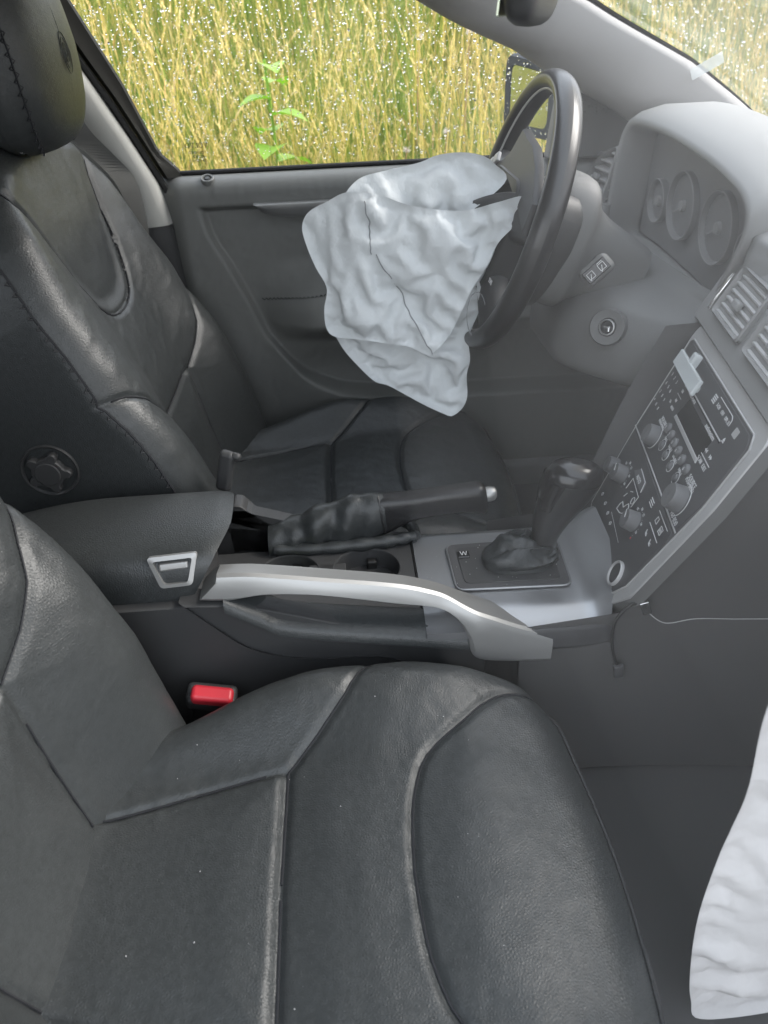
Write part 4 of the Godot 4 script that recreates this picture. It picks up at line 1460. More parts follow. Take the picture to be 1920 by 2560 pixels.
func dashboard() -> void:
	var d := thing("dashboard", "grey dashboard with a deep hooded instrument cluster and slatted air vents", "dashboard", Vector3(0.95, 0.80, 0))
	var b := MB.new()
	var secs := []
	for i in 121:
		var z := lerpf(-0.735, 0.735, i / 120.0)
		var row := PackedVector3Array()
		for p in spline(dash_profile(z), 6): row.append(Vector3(p.x, p.y, z))
		secs.append(row)
	b.rows(secs, false, false)
	part("top_pad", b.smooth(), M.dash_upper, d)
	# lower knee panel on the driver's side
	b = MB.new()
	secs = []
	for i in 61:
		var z := lerpf(-0.72, -0.165, i / 60.0)
		var k := 1.0 - pow(clampf(absf(z + 0.42) / 0.32, 0, 1), 2.0)
		var row := PackedVector3Array()
		for p in spline([Vector2(0.81, 0.885), Vector2(0.775, 0.872), Vector2(0.735, 0.855), Vector2(0.705, 0.825), Vector2(0.690, 0.785), Vector2(0.698, 0.752), Vector2(0.76, 0.732), Vector2(0.95, 0.70)], 6): row.append(Vector3(p.x + 0.02 * (1.0 - k) - 0.062 * smoothstep(0.875, 0.85, p.y) * smoothstep(0.70, 0.76, p.y) * smoothstep(-0.60, -0.45, z) + 0.085 * smoothstep(-0.32, -0.165, z) * smoothstep(0.885, 0.85, p.y), p.y, z))
		secs.append(row)
	b.rows(secs, false, false)
	part("knee_panel", b.smooth(), M.dash_lower, d)
	# footwell behind the pedals, glove box
	b = MB.new()
	b.rbox(Vector3(0.06, 0.75, 0.62), 0.02, frame(Vector3(1.20, 0.62, -0.43), Vector3(1, 0.45, 0), Vector3(-0.45, 1, 0)))
	part("footwell_wall", b, M.carpet, d)
	b = MB.new()
	b.rbox(Vector3(0.06, 0.75, 0.60), 0.02, frame(Vector3(1.20, 0.62, 0.44), Vector3(1, 0.45, 0), Vector3(-0.45, 1, 0)))
	part("footwell_wall", b, M.carpet, d)
	b = MB.new()
	b.rbox(Vector3(0.30, 0.25, 0.52), 0.035, frame(Vector3(1.02, 0.70, 0.44), Vector3(1, -0.18, 0), Vector3(0.18, 1, 0)))
	part("glove_box", b.mesh(), M.dash_lower, d)
	# cluster hood: a deep visor round the recessed instruments
	var rim := spline([Vector3(0.790, 0.878, -0.612), Vector3(0.792, 0.930, -0.606), Vector3(0.796, 1.000, -0.600), Vector3(0.800, 1.040, -0.592), Vector3(0.803, 1.0575, -0.570), Vector3(0.803, 1.063, -0.50), Vector3(0.801, 1.062, -0.41), Vector3(0.799, 1.054, -0.30), Vector3(0.797, 1.042, -0.20), Vector3(0.795, 1.022, -0.122), Vector3(0.797, 0.985, -0.112), Vector3(0.798, 0.92, -0.145), Vector3(0.798, 0.872, -0.172), Vector3(0.797, 0.852, -0.20), Vector3(0.796, 0.850, -0.24), Vector3(0.794, 0.858, -0.36), Vector3(0.792, 0.868, -0.50), Vector3(0.790, 0.870, -0.59)], 6, true)
	var mid := Vector3(0.80, 0.955, -0.37)
	secs = []
	for k in [[0.235, 0.97, 0.010], [0.12, 1.0, 0.024], [0.05, 1.015, 0.022], [0.018, 1.018, 0.014], [0.002, 1.010, 0.005], [-0.003, 0.992, 0.0], [0.003, 0.975, -0.004], [0.016, 0.96, -0.008], [0.035, 0.95, -0.010], [0.058, 0.94, -0.012]]:
		var row := PackedVector3Array()
		for p in rim:
			var q: Vector3 = mid + Vector3(p.x - mid.x, (p.y - mid.y) * k[1], (p.z - mid.z) * k[1])
			var above := smoothstep(0.96, 1.04, p.y)
			row.append(q + Vector3(k[0], k[2] * above - (0.055 * above if k[0] > 0.2 else 0.0), 0))
		secs.append(row)
	b = MB.new()
	b.rows(secs, true, false)
	var hood := part("cluster_hood", b.smooth(), M.dash_upper, d)
	var face := MB.new()
	var fp := PackedVector2Array()
	for p in rim: fp.append(Vector2(p.z, p.y))
	var inner := PackedVector2Array()
	for p in fp: inner.append(Vector2(mid.z + (p.x - mid.z) * 0.905, mid.y + (p.y - mid.y) * 0.905))
	var ff := Transform3D(Basis(Vector3(0, 0, 1), Vector3(0, 1, 0), Vector3(-1, 0, 0)), Vector3(0.852, 0, 0))
	face.plate(inner, 0.003, 0.001, ff)
	part("cluster_face", face.mesh(), M.key_grey, hood)
	for g in [[-0.282, 0.952, 0.050], [-0.412, 0.956, 0.050], [-0.180, 0.938, 0.034], [-0.510, 0.945, 0.034]]:
		b = MB.new()
		b.lathe([Vector2(g[2], 0.0), Vector2(g[2], 0.010), Vector2(g[2] - 0.0012, 0.0112), Vector2(g[2] - 0.003, 0.010), Vector2(g[2] - 0.005, 0.004), Vector2(0.0001, 0.004)], 56, ff * at(Vector3(g[0], g[1], 0.002)))
		var dial := part("gauge", b.mesh(50), M.key_grey, hood)
		b = MB.new()
		b.lathe([Vector2(g[2] + 0.0006, 0.0105), Vector2(g[2] - 0.0004, 0.0122), Vector2(g[2] - 0.0016, 0.0115)], 56, ff * at(Vector3(g[0], g[1], 0.002)))
		for k in 25:
			var a := lerpf(-0.75, 3.9, k / 24.0)
			var r: float = g[2] * 0.84
			b.rbox(Vector3(0.0012, 0.005 if k % 3 == 0 else 0.003, 0.0006), 0.0002, ff * at(Vector3(g[0] + cos(a) * r, g[1] + sin(a) * r, 0.0066)) * Transform3D(Basis(Vector3(0, 0, 1), a - PI / 2), Vector3()), 0 + 1)
		part("gauge_ring", b.mesh(), M.dash_upper, hood)
		b = MB.new()
		b.rbox(Vector3(g[2] * 0.75, 0.0022, 0.001), 0.0004, ff * at(Vector3(g[0], g[1], 0.009)) * Transform3D(Basis(Vector3(0, 0, 1), 3.6), Vector3()) * at(Vector3(g[2] * 0.3, 0, 0)), 1)
		b.lathe([Vector2(0.009, 0.0), Vector2(0.008, 0.006), Vector2(0.0001, 0.0065)], 20, ff * at(Vector3(g[0], g[1], 0.006)))
		part("needle", b.mesh(), M.dash_upper, hood)
	# inclined lip under the instruments
	b = MB.new()
	b.tube(spline([Vector3(0.786, 0.925, -0.606), Vector3(0.784, 0.872, -0.602), Vector3(0.785, 0.862, -0.55), Vector3(0.788, 0.856, -0.40), Vector3(0.792, 0.846, -0.25), Vector3(0.794, 0.846, -0.20), Vector3(0.796, 0.868, -0.168)], 8), 0.011, 12)
	part("cluster_lip", b.smooth(), M.dash_upper, d)
	# outer vent on the far side
	vent(d, frame(Vector3(0.786, 0.963, -0.648), Vector3(0.10, 0.0, 1), Vector3(0.22, 1, 0)), [Vector2(-0.052, -0.040), Vector2(0.034, -0.040), Vector2(0.040, 0.052), Vector2(-0.010, 0.036), Vector2(-0.040, 0.010)], 6)
	# ignition on the knee panel
	var ig := frame(Vector3(0.686, 0.834, -0.234), Vector3(0.79, 0.05, 0.57), Vector3(0.2, 0.95, -0.23))
	b = MB.new()
	b.lathe([Vector2(0.026, -0.02), Vector2(0.026, 0.003), Vector2(0.0245, 0.005), Vector2(0.0225, 0.0045), Vector2(0.013, 0.003), Vector2(0.0118, 0.0)], 40, ig)
	var lock := part("ignition_surround", b.mesh(50), M.dash_lower, d)
	b = MB.new()
	b.lathe([Vector2(0.0118, 0.003), Vector2(0.0112, 0.0062), Vector2(0.0098, 0.0066), Vector2(0.0092, 0.004)], 32, ig)
	part("ignition_ring", b.mesh(50), M.satin, lock)
	b = MB.new()
	b.lathe([Vector2(0.0094, 0.003), Vector2(0.009, 0.0045), Vector2(0.0001, 0.0045)], 28, ig)
	part("ignition_barrel", b.mesh(50), M.gloss_black, lock)
	b = MB.new()
	b.rbox(Vector3(0.009, 0.0022, 0.001), 0.0004, ig * at(Vector3(0, 0.0005, 0.005)), 1)
	b.rbox(Vector3(0.0022, 0.006, 0.001), 0.0004, ig * at(Vector3(0.0028, -0.003, 0.005)), 1)
	part("key_slot", b.mesh(), M.chrome, lock)
	# pedals far down the footwell
	for z in [-0.46, -0.34]:
		b = MB.new()
		b.rbox(Vector3(0.02, 0.07, 0.10 if z < -0.4 else 0.055), 0.006, frame(Vector3(1.0, 0.47, z), Vector3(1, 0.5, 0), Vector3(-0.5, 1, 0)))
		b.rbox(Vector3(0.012, 0.20, 0.016), 0.004, frame(Vector3(1.03, 0.57, z), Vector3(1, 0.15, 0), Vector3(-0.15, 1, 0)))
		part("pedal", b.mesh(), M.rubber, d)

func vent(parent: Node3D, xf: Transform3D, outline: Array, count: int) -> void:
	var b := MB.new()
	var o := rounded(outline, 0.007, 4)
	var rings := []
	for k in [[1.10, -0.004], [1.10, 0.003], [1.04, 0.005], [0.98, 0.003], [0.95, -0.004], [0.94, -0.03]]:
		var row := PackedVector3Array()
		var mid := Vector2()
		for p in o: mid += p
		mid /= o.size()
		for p in o:
			var q: Vector2 = mid + (p - mid) * k[0]
			row.append(xf * Vector3(q.x, q.y, k[1]))
		rings.append(row)
	b.rows(rings, true, false)
	var v := part("air_vent", b.mesh(50), M.dash_upper, parent)
	b = MB.new()
	b.plate(o, 0.002, 0.0005, xf * at(Vector3(0, 0, -0.03)))
	part("vent_back", b.mesh(), M.rubber, v)
	var y0 := 1e9
	var y1 := -1e9
	for p in outline:
		y0 = minf(y0, p.y); y1 = maxf(y1, p.y)
	for i in count:
		var y := lerpf(y0, y1, (i + 0.5) / count)
		var xs := []
		for k in outline.size():
			var p: Vector2 = outline[k]
			var q: Vector2 = outline[(k + 1) % outline.size()]
			if (p.y - y) * (q.y - y) < 0: xs.append(p.lerp(q, (y - p.y) / (q.y - p.y)).x)
		if xs.size() < 2: continue
		var x0: float = minf(xs[0], xs[1])
		var x1: float = maxf(xs[0], xs[1])
		if x1 - x0 < 0.012: continue
		b = MB.new()
		b.rbox(Vector3(x1 - x0 - 0.003, 0.0035, 0.017), 0.0012, xf * Transform3D(Basis(Vector3(1, 0, 0), 0.45), Vector3((x0 + x1) / 2, y, -0.007)), 1)
		part("slat", b.mesh(), M.bezel_grey, v)
	b = MB.new()
	var cx: float = (outline[0].x + outline[1].x) / 2.0
	b.rbox(Vector3(0.020, 0.011, 0.009), 0.003, xf * at(Vector3(cx, lerpf(y0, y1, 0.42), 0.0035)))
	part("vent_tab", b.mesh(), M.dash_upper, v)

# ------------------------------------------------------------------ centre stack
const STACK := Transform3D(Basis(Vector3(-0.1746, -0.0022, 0.9846), Vector3(0.426, 0.9014, 0.0775), Vector3(-0.8877, 0.433, -0.1564)), Vector3(0.634, 0.610, 0.0))

func st(a: float, b: float, h := 0.0) -> Transform3D:   # a point on the stack's face, millimetres to the right and up
	return STACK * at(Vector3(a / 1000.0, b / 1000.0, h / 1000.0))

func words(s: String, size_mm: float, a: float, b: float, parent: Node3D, turn := 0.0) -> void:
	lettering(s, size_mm / 1000.0 * 1.12, st(a, b, 4.3) * Transform3D(Basis(Vector3(0, 0, 1), turn), Vector3()), M.print, parent)

func line_on(pts: Array, r: float, h: float, parent: Node3D, called: String, m: Material, closed := false) -> void:
	var b := MB.new()
	var path := []
	for p in pts: path.append(STACK * Vector3(p[0] / 1000.0, p[1] / 1000.0, h / 1000.0))
	if closed: path.append(path[0])
	b.tube(path, r / 1000.0, 5)
	part(called, b, m, parent)

func ring_on(a: float, b_: float, r: float, w: float, parent: Node3D, from := 0.0, to := TAU) -> void:
	var pts := []
	for i in 29: pts.append([a + r * cos(lerpf(from, to, i / 28.0)), b_ + r * sin(lerpf(from, to, i / 28.0))])
	line_on(pts, w, 4.2, parent, "printed_ring", M.print)

func key(a: float, b_: float, w: float, h: float, tall: float, parent: Node3D, m: Material = null, r := 1.5) -> MeshInstance3D:
	var b := MB.new()
	b.rbox(Vector3(w, h, tall + 2.0) / 1000.0, r / 1000.0, st(a, b_, tall / 2.0 - 0.6), 1)
	return part("button", b.mesh(), m if m else M.key_grey, parent)

func turn_knob(a: float, b_: float, r_mm: float, h_mm: float, parent: Node3D) -> MeshInstance3D:
	var r := r_mm / 1000.0
	var h := h_mm / 1000.0
	var b := MB.new()
	b.lathe([Vector2(r * 1.05, 0.0), Vector2(r, h * 0.25), Vector2(r * 0.93, h * 0.85), Vector2(r * 0.86, h), Vector2(r * 0.70, h * 1.02), Vector2(0.0001, h * 0.96)], 36, STACK * at(Vector3(a / 1000.0, b_ / 1000.0, 0.001)))
	return part("control_knob", b.mesh(40), M.key_grey, parent)

func centre_stack() -> void:
	var s := thing("centre_stack", "silver-edged centre stack holding the radio, between gear selector and middle air vents", "centre stack", STACK.origin)
	# surround with its brushed border
	var b := MB.new()
	var ob := [[-170, 283], [128, 284], [146, 268], [148, 180], [131, 30], [97, -16], [85, -22], [-60, -20], [-108, -16], [-122, 0], [-150, 120], [-178, 262]]
	var ib := [[-158, 261], [116, 261], [128, 248], [130, 170], [120, 100], [109, 30], [93, 4], [80, -4], [-60, -5], [-112, -1], [-119, 4], [-150, 130], [-167, 255]]
	var op := PackedVector2Array()
	for p in ob: op.append(Vector2(p[0], p[1]) / 1000.0)
	b.plate(rounded(Array(op), 0.012, 4), 0.006, 0.003, STACK * at(Vector3(0, 0, -0.004)))
	part("surround", b.mesh(), M.bezel_grey, s)
	b = MB.new()
	var ip := PackedVector2Array()
	for p in ib: ip.append(Vector2(p[0], p[1]) / 1000.0)
	b.plate(rounded(Array(ip), 0.008, 4), 0.003, 0.001, STACK * at(Vector3(0, 0, 0.0005)))
	var panel := part("control_panel", b.mesh(), M.panel_grey, s)
	line_on(ib + [ib[0]], 1.3, 3.0, panel, "panel_edge", M.bezel_grey)
	# side cheeks of the stack down to the tunnel, and the field above it with the vents
	for k in [[[-178, 262], [-150, 120], [-122, 0], [-108, -16]], [[146, 268], [148, 180], [131, 30], [97, -16], [20, -21]]]:
		b = MB.new()
		var r0 := PackedVector3Array()
		var r1 := PackedVector3Array()
		for p in k:
			r0.append(STACK * Vector3(p[0] / 1000.0, p[1] / 1000.0, 0.001))
			r1.append(STACK * Vector3(p[0] / 1000.0 + (0.004 if p[0] > 0 else -0.004), p[1] / 1000.0, -0.012 if p[0] > 0 and k.size() == 5 else -0.18))
		b.rows([r0, r1], false, false)
		part("stack_cheek", b.smooth(), M.dash_lower, s)
	b = MB.new()
	b.plate(rounded([Vector2(-0.205, 0.276), Vector2(0.150, 0.276), Vector2(0.150, 0.405), Vector2(-0.195, 0.405)], 0.012, 4), 0.04, 0.008, STACK * at(Vector3(0, 0, -0.032)))
	part("vent_field", b.mesh(), M.dash_upper, s)
	vent(s, STACK * at(Vector3(-0.085, 0.337, 0.010)), [Vector2(-0.056, -0.030), Vector2(0.052, -0.030), Vector2(0.052, 0.030), Vector2(-0.050, 0.030)], 6)
	vent(s, STACK * at(Vector3(0.052, 0.337, 0.010)), [Vector2(-0.054, -0.030), Vector2(0.054, -0.030), Vector2(0.054, 0.030), Vector2(-0.054, 0.030)], 6)
	b = MB.new()   # glossy strip beside the vent
	b.tube([STACK * Vector3(-0.160, 0.303, 0.010), STACK * Vector3(-0.1555, 0.33, 0.0125), STACK * Vector3(-0.160, 0.352, 0.010)], 0.003, 8)
	part("chrome_strip", b.smooth(), M.chrome, s)
	# the split between radio and heating
	line_on([[-152, 123], [-76, 124], [120, 125]], 1.3, 3.2, panel, "panel_split", M.bezel_grey)
	radio()
	heating()

func radio() -> void:
	var r := thing("car_radio", "black car radio with white lettering and number keys, filling the upper centre stack", "radio", STACK.origin + Vector3(0.08, 0.17, 0.0))
	var b := MB.new()
	b.plate(rounded([Vector2(-0.146, 0.1285), Vector2(0.1165, 0.1285), Vector2(0.126, 0.17), Vector2(0.1235, 0.246), Vector2(0.113, 0.257), Vector2(-0.155, 0.257), Vector2(-0.161, 0.25)], 0.006, 3), 0.0012, 0.0006, STACK * at(Vector3(0, 0, 0.0028)))
	part("face", b.mesh(), M.panel_grey, r)
	var top := 4.0
	# display, recessed behind a bevelled frame
	b = MB.new()
	b.plate(rounded([Vector2(-0.060, 0.190), Vector2(0.055, 0.190), Vector2(0.055, 0.216), Vector2(-0.057, 0.216)], 0.002, 2), 0.0006, 0.0002, st(0, 0, top))
	var scr := part("display", b.mesh(), M.gloss_black, r)
	b = MB.new()
	b.plate(PackedVector2Array([Vector2(-0.062, 0.1855), Vector2(0.057, 0.1855), Vector2(0.055, 0.1905), Vector2(-0.060, 0.1905)]), 0.0018, 0.0006, st(0, 0, top))
	part("display_bevel", b.mesh(), M.bezel_grey, scr)
	line_on([[-81, 224.5], [71, 225]], 0.9, top + 0.4, r, "disc_slot", M.bezel_grey)
	line_on([[-81, 223], [71, 223.4]], 1.1, top + 0.1, r, "disc_slot", M.rubber)
	# knobs with printed rings
	for k in [[-77, 147, 14.0, 16.0], [82, 148, 16.5, 19.0]]:
		turn_knob(k[0], k[1], k[2], k[3], r)
		ring_on(k[0], k[1], k[2] * 1.22, 0.55, r, -1.3, 1.9)
	for k in [[-42, 153, "BASS"], [-17, 152.5, "TREBLE"], [11, 152.5, "BALANCE"], [41, 153, "FADER"]]:
		ring_on(k[0], k[1], 7.6, 0.55, r)
		b = MB.new()
		b.lathe([Vector2(0.0055, 0.0), Vector2(0.0052, 0.003), Vector2(0.0045, 0.0036), Vector2(0.0001, 0.0038)], 22, st(k[0], k[1], 3.5))
		part("button", b.mesh(50), M.key_grey, r)
		words(k[2], 3.2, k[0] - 1, 161.0 + 1, r)
	var spots := [-56, -36, -15, 6, 27, 50]
	for i in 6:
		b = MB.new()
		b.lathe([Vector2(0.0068, 0.0), Vector2(0.0064, 0.0035), Vector2(0.0052, 0.0046), Vector2(0.0001, 0.0048)], 22, st(spots[i], 171.5, 3.5))
		part("button", b.mesh(50), M.key_grey, r)
		lettering(str(i + 1), 0.0042, st(spots[i] - 0.5, 171.0, 8.4), M.print, r)
	words("VOLUME", 4.4, -79, 169, r)
	words("PUSH POWER", 3.2, -80, 163.5, r)
	words("SOURCE", 5.0, 78, 172, r)
	words("PUSH MENU", 3.8, 78, 166.5, r)
	for k in [[61, 193, "SCAN"], [80, 193, "EXIT"]]:
		key(k[0], k[1] + 1, 17, 8, 3.0, r)
		lettering(k[2], 0.0048, st(k[0], k[1], 5.2), M.print, r)
	for k in [[60, 206, -1], [78, 206, 1]]:
		key(k[0], k[1] + 1, 17, 10, 3.0, r)
		for o in [-2.0, 2.0]:
			b = MB.new()
			b.plate(PackedVector2Array([Vector2(-0.0018 * k[2], -0.0024), Vector2(0.0022 * k[2], 0.0), Vector2(-0.0018 * k[2], 0.0024)]), 0.0004, 0.0001, st(k[0] + o, k[1], 3.5 + 1.6))
			part("arrow", b.mesh(), M.print, r)
	line_on([[53, 198.5], [88, 199]], 0.5, 4.6, r, "printed_line", M.print)
	key(77, 230, 15, 10, 3.0, r)
	b = MB.new()
	b.plate(PackedVector2Array([Vector2(-0.003, -0.001), Vector2(0.003, -0.001), Vector2(0, 0.0032)]), 0.0004, 0.0001, st(77, 230, 5.1))
	b.plate(PackedVector2Array([Vector2(-0.003, -0.0028), Vector2(0.003, -0.0028), Vector2(0.003, -0.0018), Vector2(-0.003, -0.0018)]), 0.0004, 0.0001, st(77, 230, 5.1))
	part("eject_mark", b.mesh(), M.print, r)
	# sound keys under a printed bracket
	for k in [[16, "3-CH"], [34, "OFF"], [53, "DPL II"]]:
		key(k[0], 245, 17, 9, 2.0, r)
		lettering(k[1], 0.0042, st(k[0], 243.5, 4.2), M.print, r)
	line_on([[8, 252], [58, 252], [63, 249], [64, 242]], 0.5, 4.4, r, "printed_line", M.print)
	for k in 4:
		b = MB.new()
		b.plate(PackedVector2Array([Vector2(0, 0), Vector2(0.011, 0), Vector2(0.011, 0.0016), Vector2(0, 0.0016)]), 0.0004, 0.0001, st(-8.5, 239.5 + k * 2.6, 4.0))
		part("logo_bar", b.mesh(), M.print, r)
	b = MB.new()
	b.plate(rounded([Vector2(-0.006, -0.005), Vector2(0.006, -0.005), Vector2(0.006, 0.005), Vector2(-0.006, 0.005)], 0.001, 2), 0.0004, 0.0001, st(86, 245, 4.0))
	part("disc_emblem", b.mesh(), M.bezel_grey, r)
	words("4 DISC PLAYER", 3.0, -53, 219.5, r)
	words("audiosystem", 4.2, 38, 219.0, r)
	# telephone keys
	var marks := [["C", "<", "OK", ">"], ["1", "4", "7", "*"], ["2", "5", "8", "0"], ["3", "6", "9", "#"]]
	for row in 6:
		for col in 3:
			var a := -147.0 + col * 13.5 + (5.0 if row == 0 else 0.0)
			var bb := 239.0 - row * 14.0
			key(a, bb, 10.5, 9.5, 2.4, r)
			var txt: String = [["C", "", "i"], ["<", "OK", ">"], ["1", "2", "3"], ["4", "5", "6"], ["7", "8", "9"], ["*", "0", "#"]][row][col]
			if txt: lettering(txt, 0.0045, st(a, bb - 0.5, 4.6), M.print, r)
	for k in [[-88, 212, "FM"], [-88, 198, "AM"], [-101, 190, "TA"], [-84, 188, "AUTO"]]:
		lettering(k[2], 0.0036, st(k[0], k[1], 4.4), M.print, r)
	line_on([[-97, 205], [-78, 205]], 0.5, 4.4, r, "printed_line", M.print)
	line_on([[-92, 219], [-78, 220]], 0.5, 4.4, r, "printed_line", M.print)

func heating() -> void:
	var h := thing("heating_controls", "heating control panel with three knobs and a printed seated figure, below the radio", "control panel", STACK.origin + Vector3(0.03, 0.06, 0.0))
	var b := MB.new()
	b.plate(rounded([Vector2(-0.117, 0.001), Vector2(-0.058, -0.0035), Vector2(0.079, -0.0025), Vector2(0.092, 0.006), Vector2(0.107, 0.034), Vector2(0.117, 0.1205), Vector2(-0.146, 0.1205)], 0.006, 3), 0.0012, 0.0006, STACK * at(Vector3(0, 0, 0.0028)))
	part("face", b.mesh(), M.panel_grey, h)
	words("HU-850", 5.2, 97, 130.5, h)
	turn_knob(-122, 66, 12.5, 17.0, h)
	turn_knob(-84, 76, 13.0, 18.0, h)
	turn_knob(27, 72, 13.5, 18.0, h)
	for k in [[-84, 76], [27, 72]]:   # figures round the temperature knobs
		var figs := ["18", ".", "20", ".", "22", ".", "24", ".", "26", "."]
		for i in figs.size():
			var a := 2.5 - 0.33 * i
			lettering(figs[i], 0.0034, st(k[0] + 19.5 * cos(a), k[1] + 18.5 * sin(a), 4.2), M.print, h)
		b = MB.new()
		b.rbox(Vector3(0.0012, 0.011, 0.001), 0.0004, st(k[0] - 4.0, k[1] + 4.5, 19.2) * Transform3D(Basis(Vector3(0, 0, 1), 0.8), Vector3()), 1)
		part("knob_mark", b.mesh(), M.print, h)
	b = MB.new()
	b.lathe([Vector2(0.0016, 0.0), Vector2(0.0014, 0.0006), Vector2(0.0001, 0.0008)], 12, st(44, 58, 3.8))
	part("red_dot", b.mesh(), M.red, h)
	# AUTO key and the seated figure between the air keys
	b = MB.new()
	b.plate(rounded([Vector2(-0.062, 0.098), Vector2(-0.046, 0.110), Vector2(-0.013, 0.109), Vector2(-0.006, 0.097), Vector2(-0.03, 0.094)], 0.003, 3), 0.0025, 0.001, st(0, 0, 3.6))
	part("auto_key", b.mesh(), M.key_grey, h)
	line_on([[-46, 110.5], [-13, 109.5], [-6, 97]], 0.5, 6.0, h, "printed_line", M.print)
	lettering("AUTO", 0.0054, st(-33, 101, 6.4), M.print, h)
	line_on([[-52, 74], [-52, 91], [-6, 90], [-6, 73]], 0.5, 4.4, h, "printed_line", M.print)
	line_on([[-38, 48], [-38, 57], [-35, 62], [-24, 60], [-21, 66], [-17, 71], [-10, 69], [-12, 60], [-16, 55], [-23, 51], [-38, 48]], 0.55, 4.3, h, "seated_figure", M.print)
	ring_on(-13, 79, 4.6, 0.5, h)
	for k in [[-31, 82, 0.5], [-41, 70, -2.0]]:
		line_on([[k[0] - 4 * cos(k[2]), k[1] - 4 * sin(k[2])], [k[0] + 4 * cos(k[2]), k[1] + 4 * sin(k[2])]], 0.6, 4.3, h, "printed_arrow", M.print)
	for i in 3: line_on([[24.5 + i * 0.5, 111 - i * 3.2], [38 + i * 0.5, 111 - i * 3.2]], 0.6, 4.3, h, "printed_line", M.print)
	# heated seat and window keys
	for k in [[70, 87], [91, 87], [71, 107], [92, 107]]:
		key(k[0], k[1], 19, 15, 2.6, h)
	line_on([[61, 96.5], [105, 97]], 0.5, 5.4, h, "printed_line", M.print)
	line_on([[62, 116], [107, 117]], 0.5, 5.4, h, "printed_line", M.print)
	for k in [[70, 86], [91, 86]]: line_on([[k[0] - 4, k[1] + 3], [k[0] - 2, k[1] - 2], [k[0] + 3, k[1] - 2.5], [k[0] + 2, k[1]], [k[0] - 1, k[1]]], 0.5, 4.8, h, "seat_mark", M.print)
	line_on([[67, 104], [75, 104], [74, 111], [68, 111], [67, 104]], 0.45, 4.8, h, "window_mark", M.print)
	line_on([[88, 103], [97, 103], [97, 111], [88, 111], [88, 103]], 0.45, 4.8, h, "window_mark", M.print)
	for i in 3: line_on([[90 + i * 2.4, 105], [90 + i * 2.4, 109]], 0.4, 4.8, h, "window_mark", M.print)
	# row of keys along the bottom, the round socket at its end
	for i in 6:
		key(-100 + i * 25.0, 22.0 - i * 0.3, 23.0, 27, 3.4, h, M.key_grey, 2.0)
	for k in [[-100, 30], [-74, 31], [-49, 31], [-24, 31]]:
		line_on([[k[0] - 3, k[1]], [k[0] + 1, k[1] + 3], [k[0] + 3, k[1]], [k[0], k[1] - 3], [k[0] - 3, k[1]]], 0.45, 5.6, h, "key_mark", M.print)
	line_on([[-42, 38], [28, 36.5]], 0.4, 5.2, h, "printed_line", M.bezel_grey)
	b = MB.new()
	b.lathe([Vector2(0.0165, 0.0), Vector2(0.0165, 0.004), Vector2(0.0155, 0.0052), Vector2(0.0140, 0.0045), Vector2(0.0135, 0.002)], 40, st(73, 20, 3.4))
	var sock := part("power_socket", b.mesh(50), M.bezel_grey, h)
	b = MB.new()
	b.lathe([Vector2(0.0138, 0.0), Vector2(0.013, 0.003), Vector2(0.0001, 0.0032)], 32, st(73, 20, 3.4))
	part("socket_cap", b.mesh(50), M.black_plastic, sock)

# ------------------------------------------------------------------ steering wheel and column
const WHEEL := Transform3D(Basis(Vector3(0, 0, 1), Vector3(0.3123, 0.95, 0), Vector3(-0.95, 0.3123, 0)), Vector3(0.567, 0.962, -0.3775))

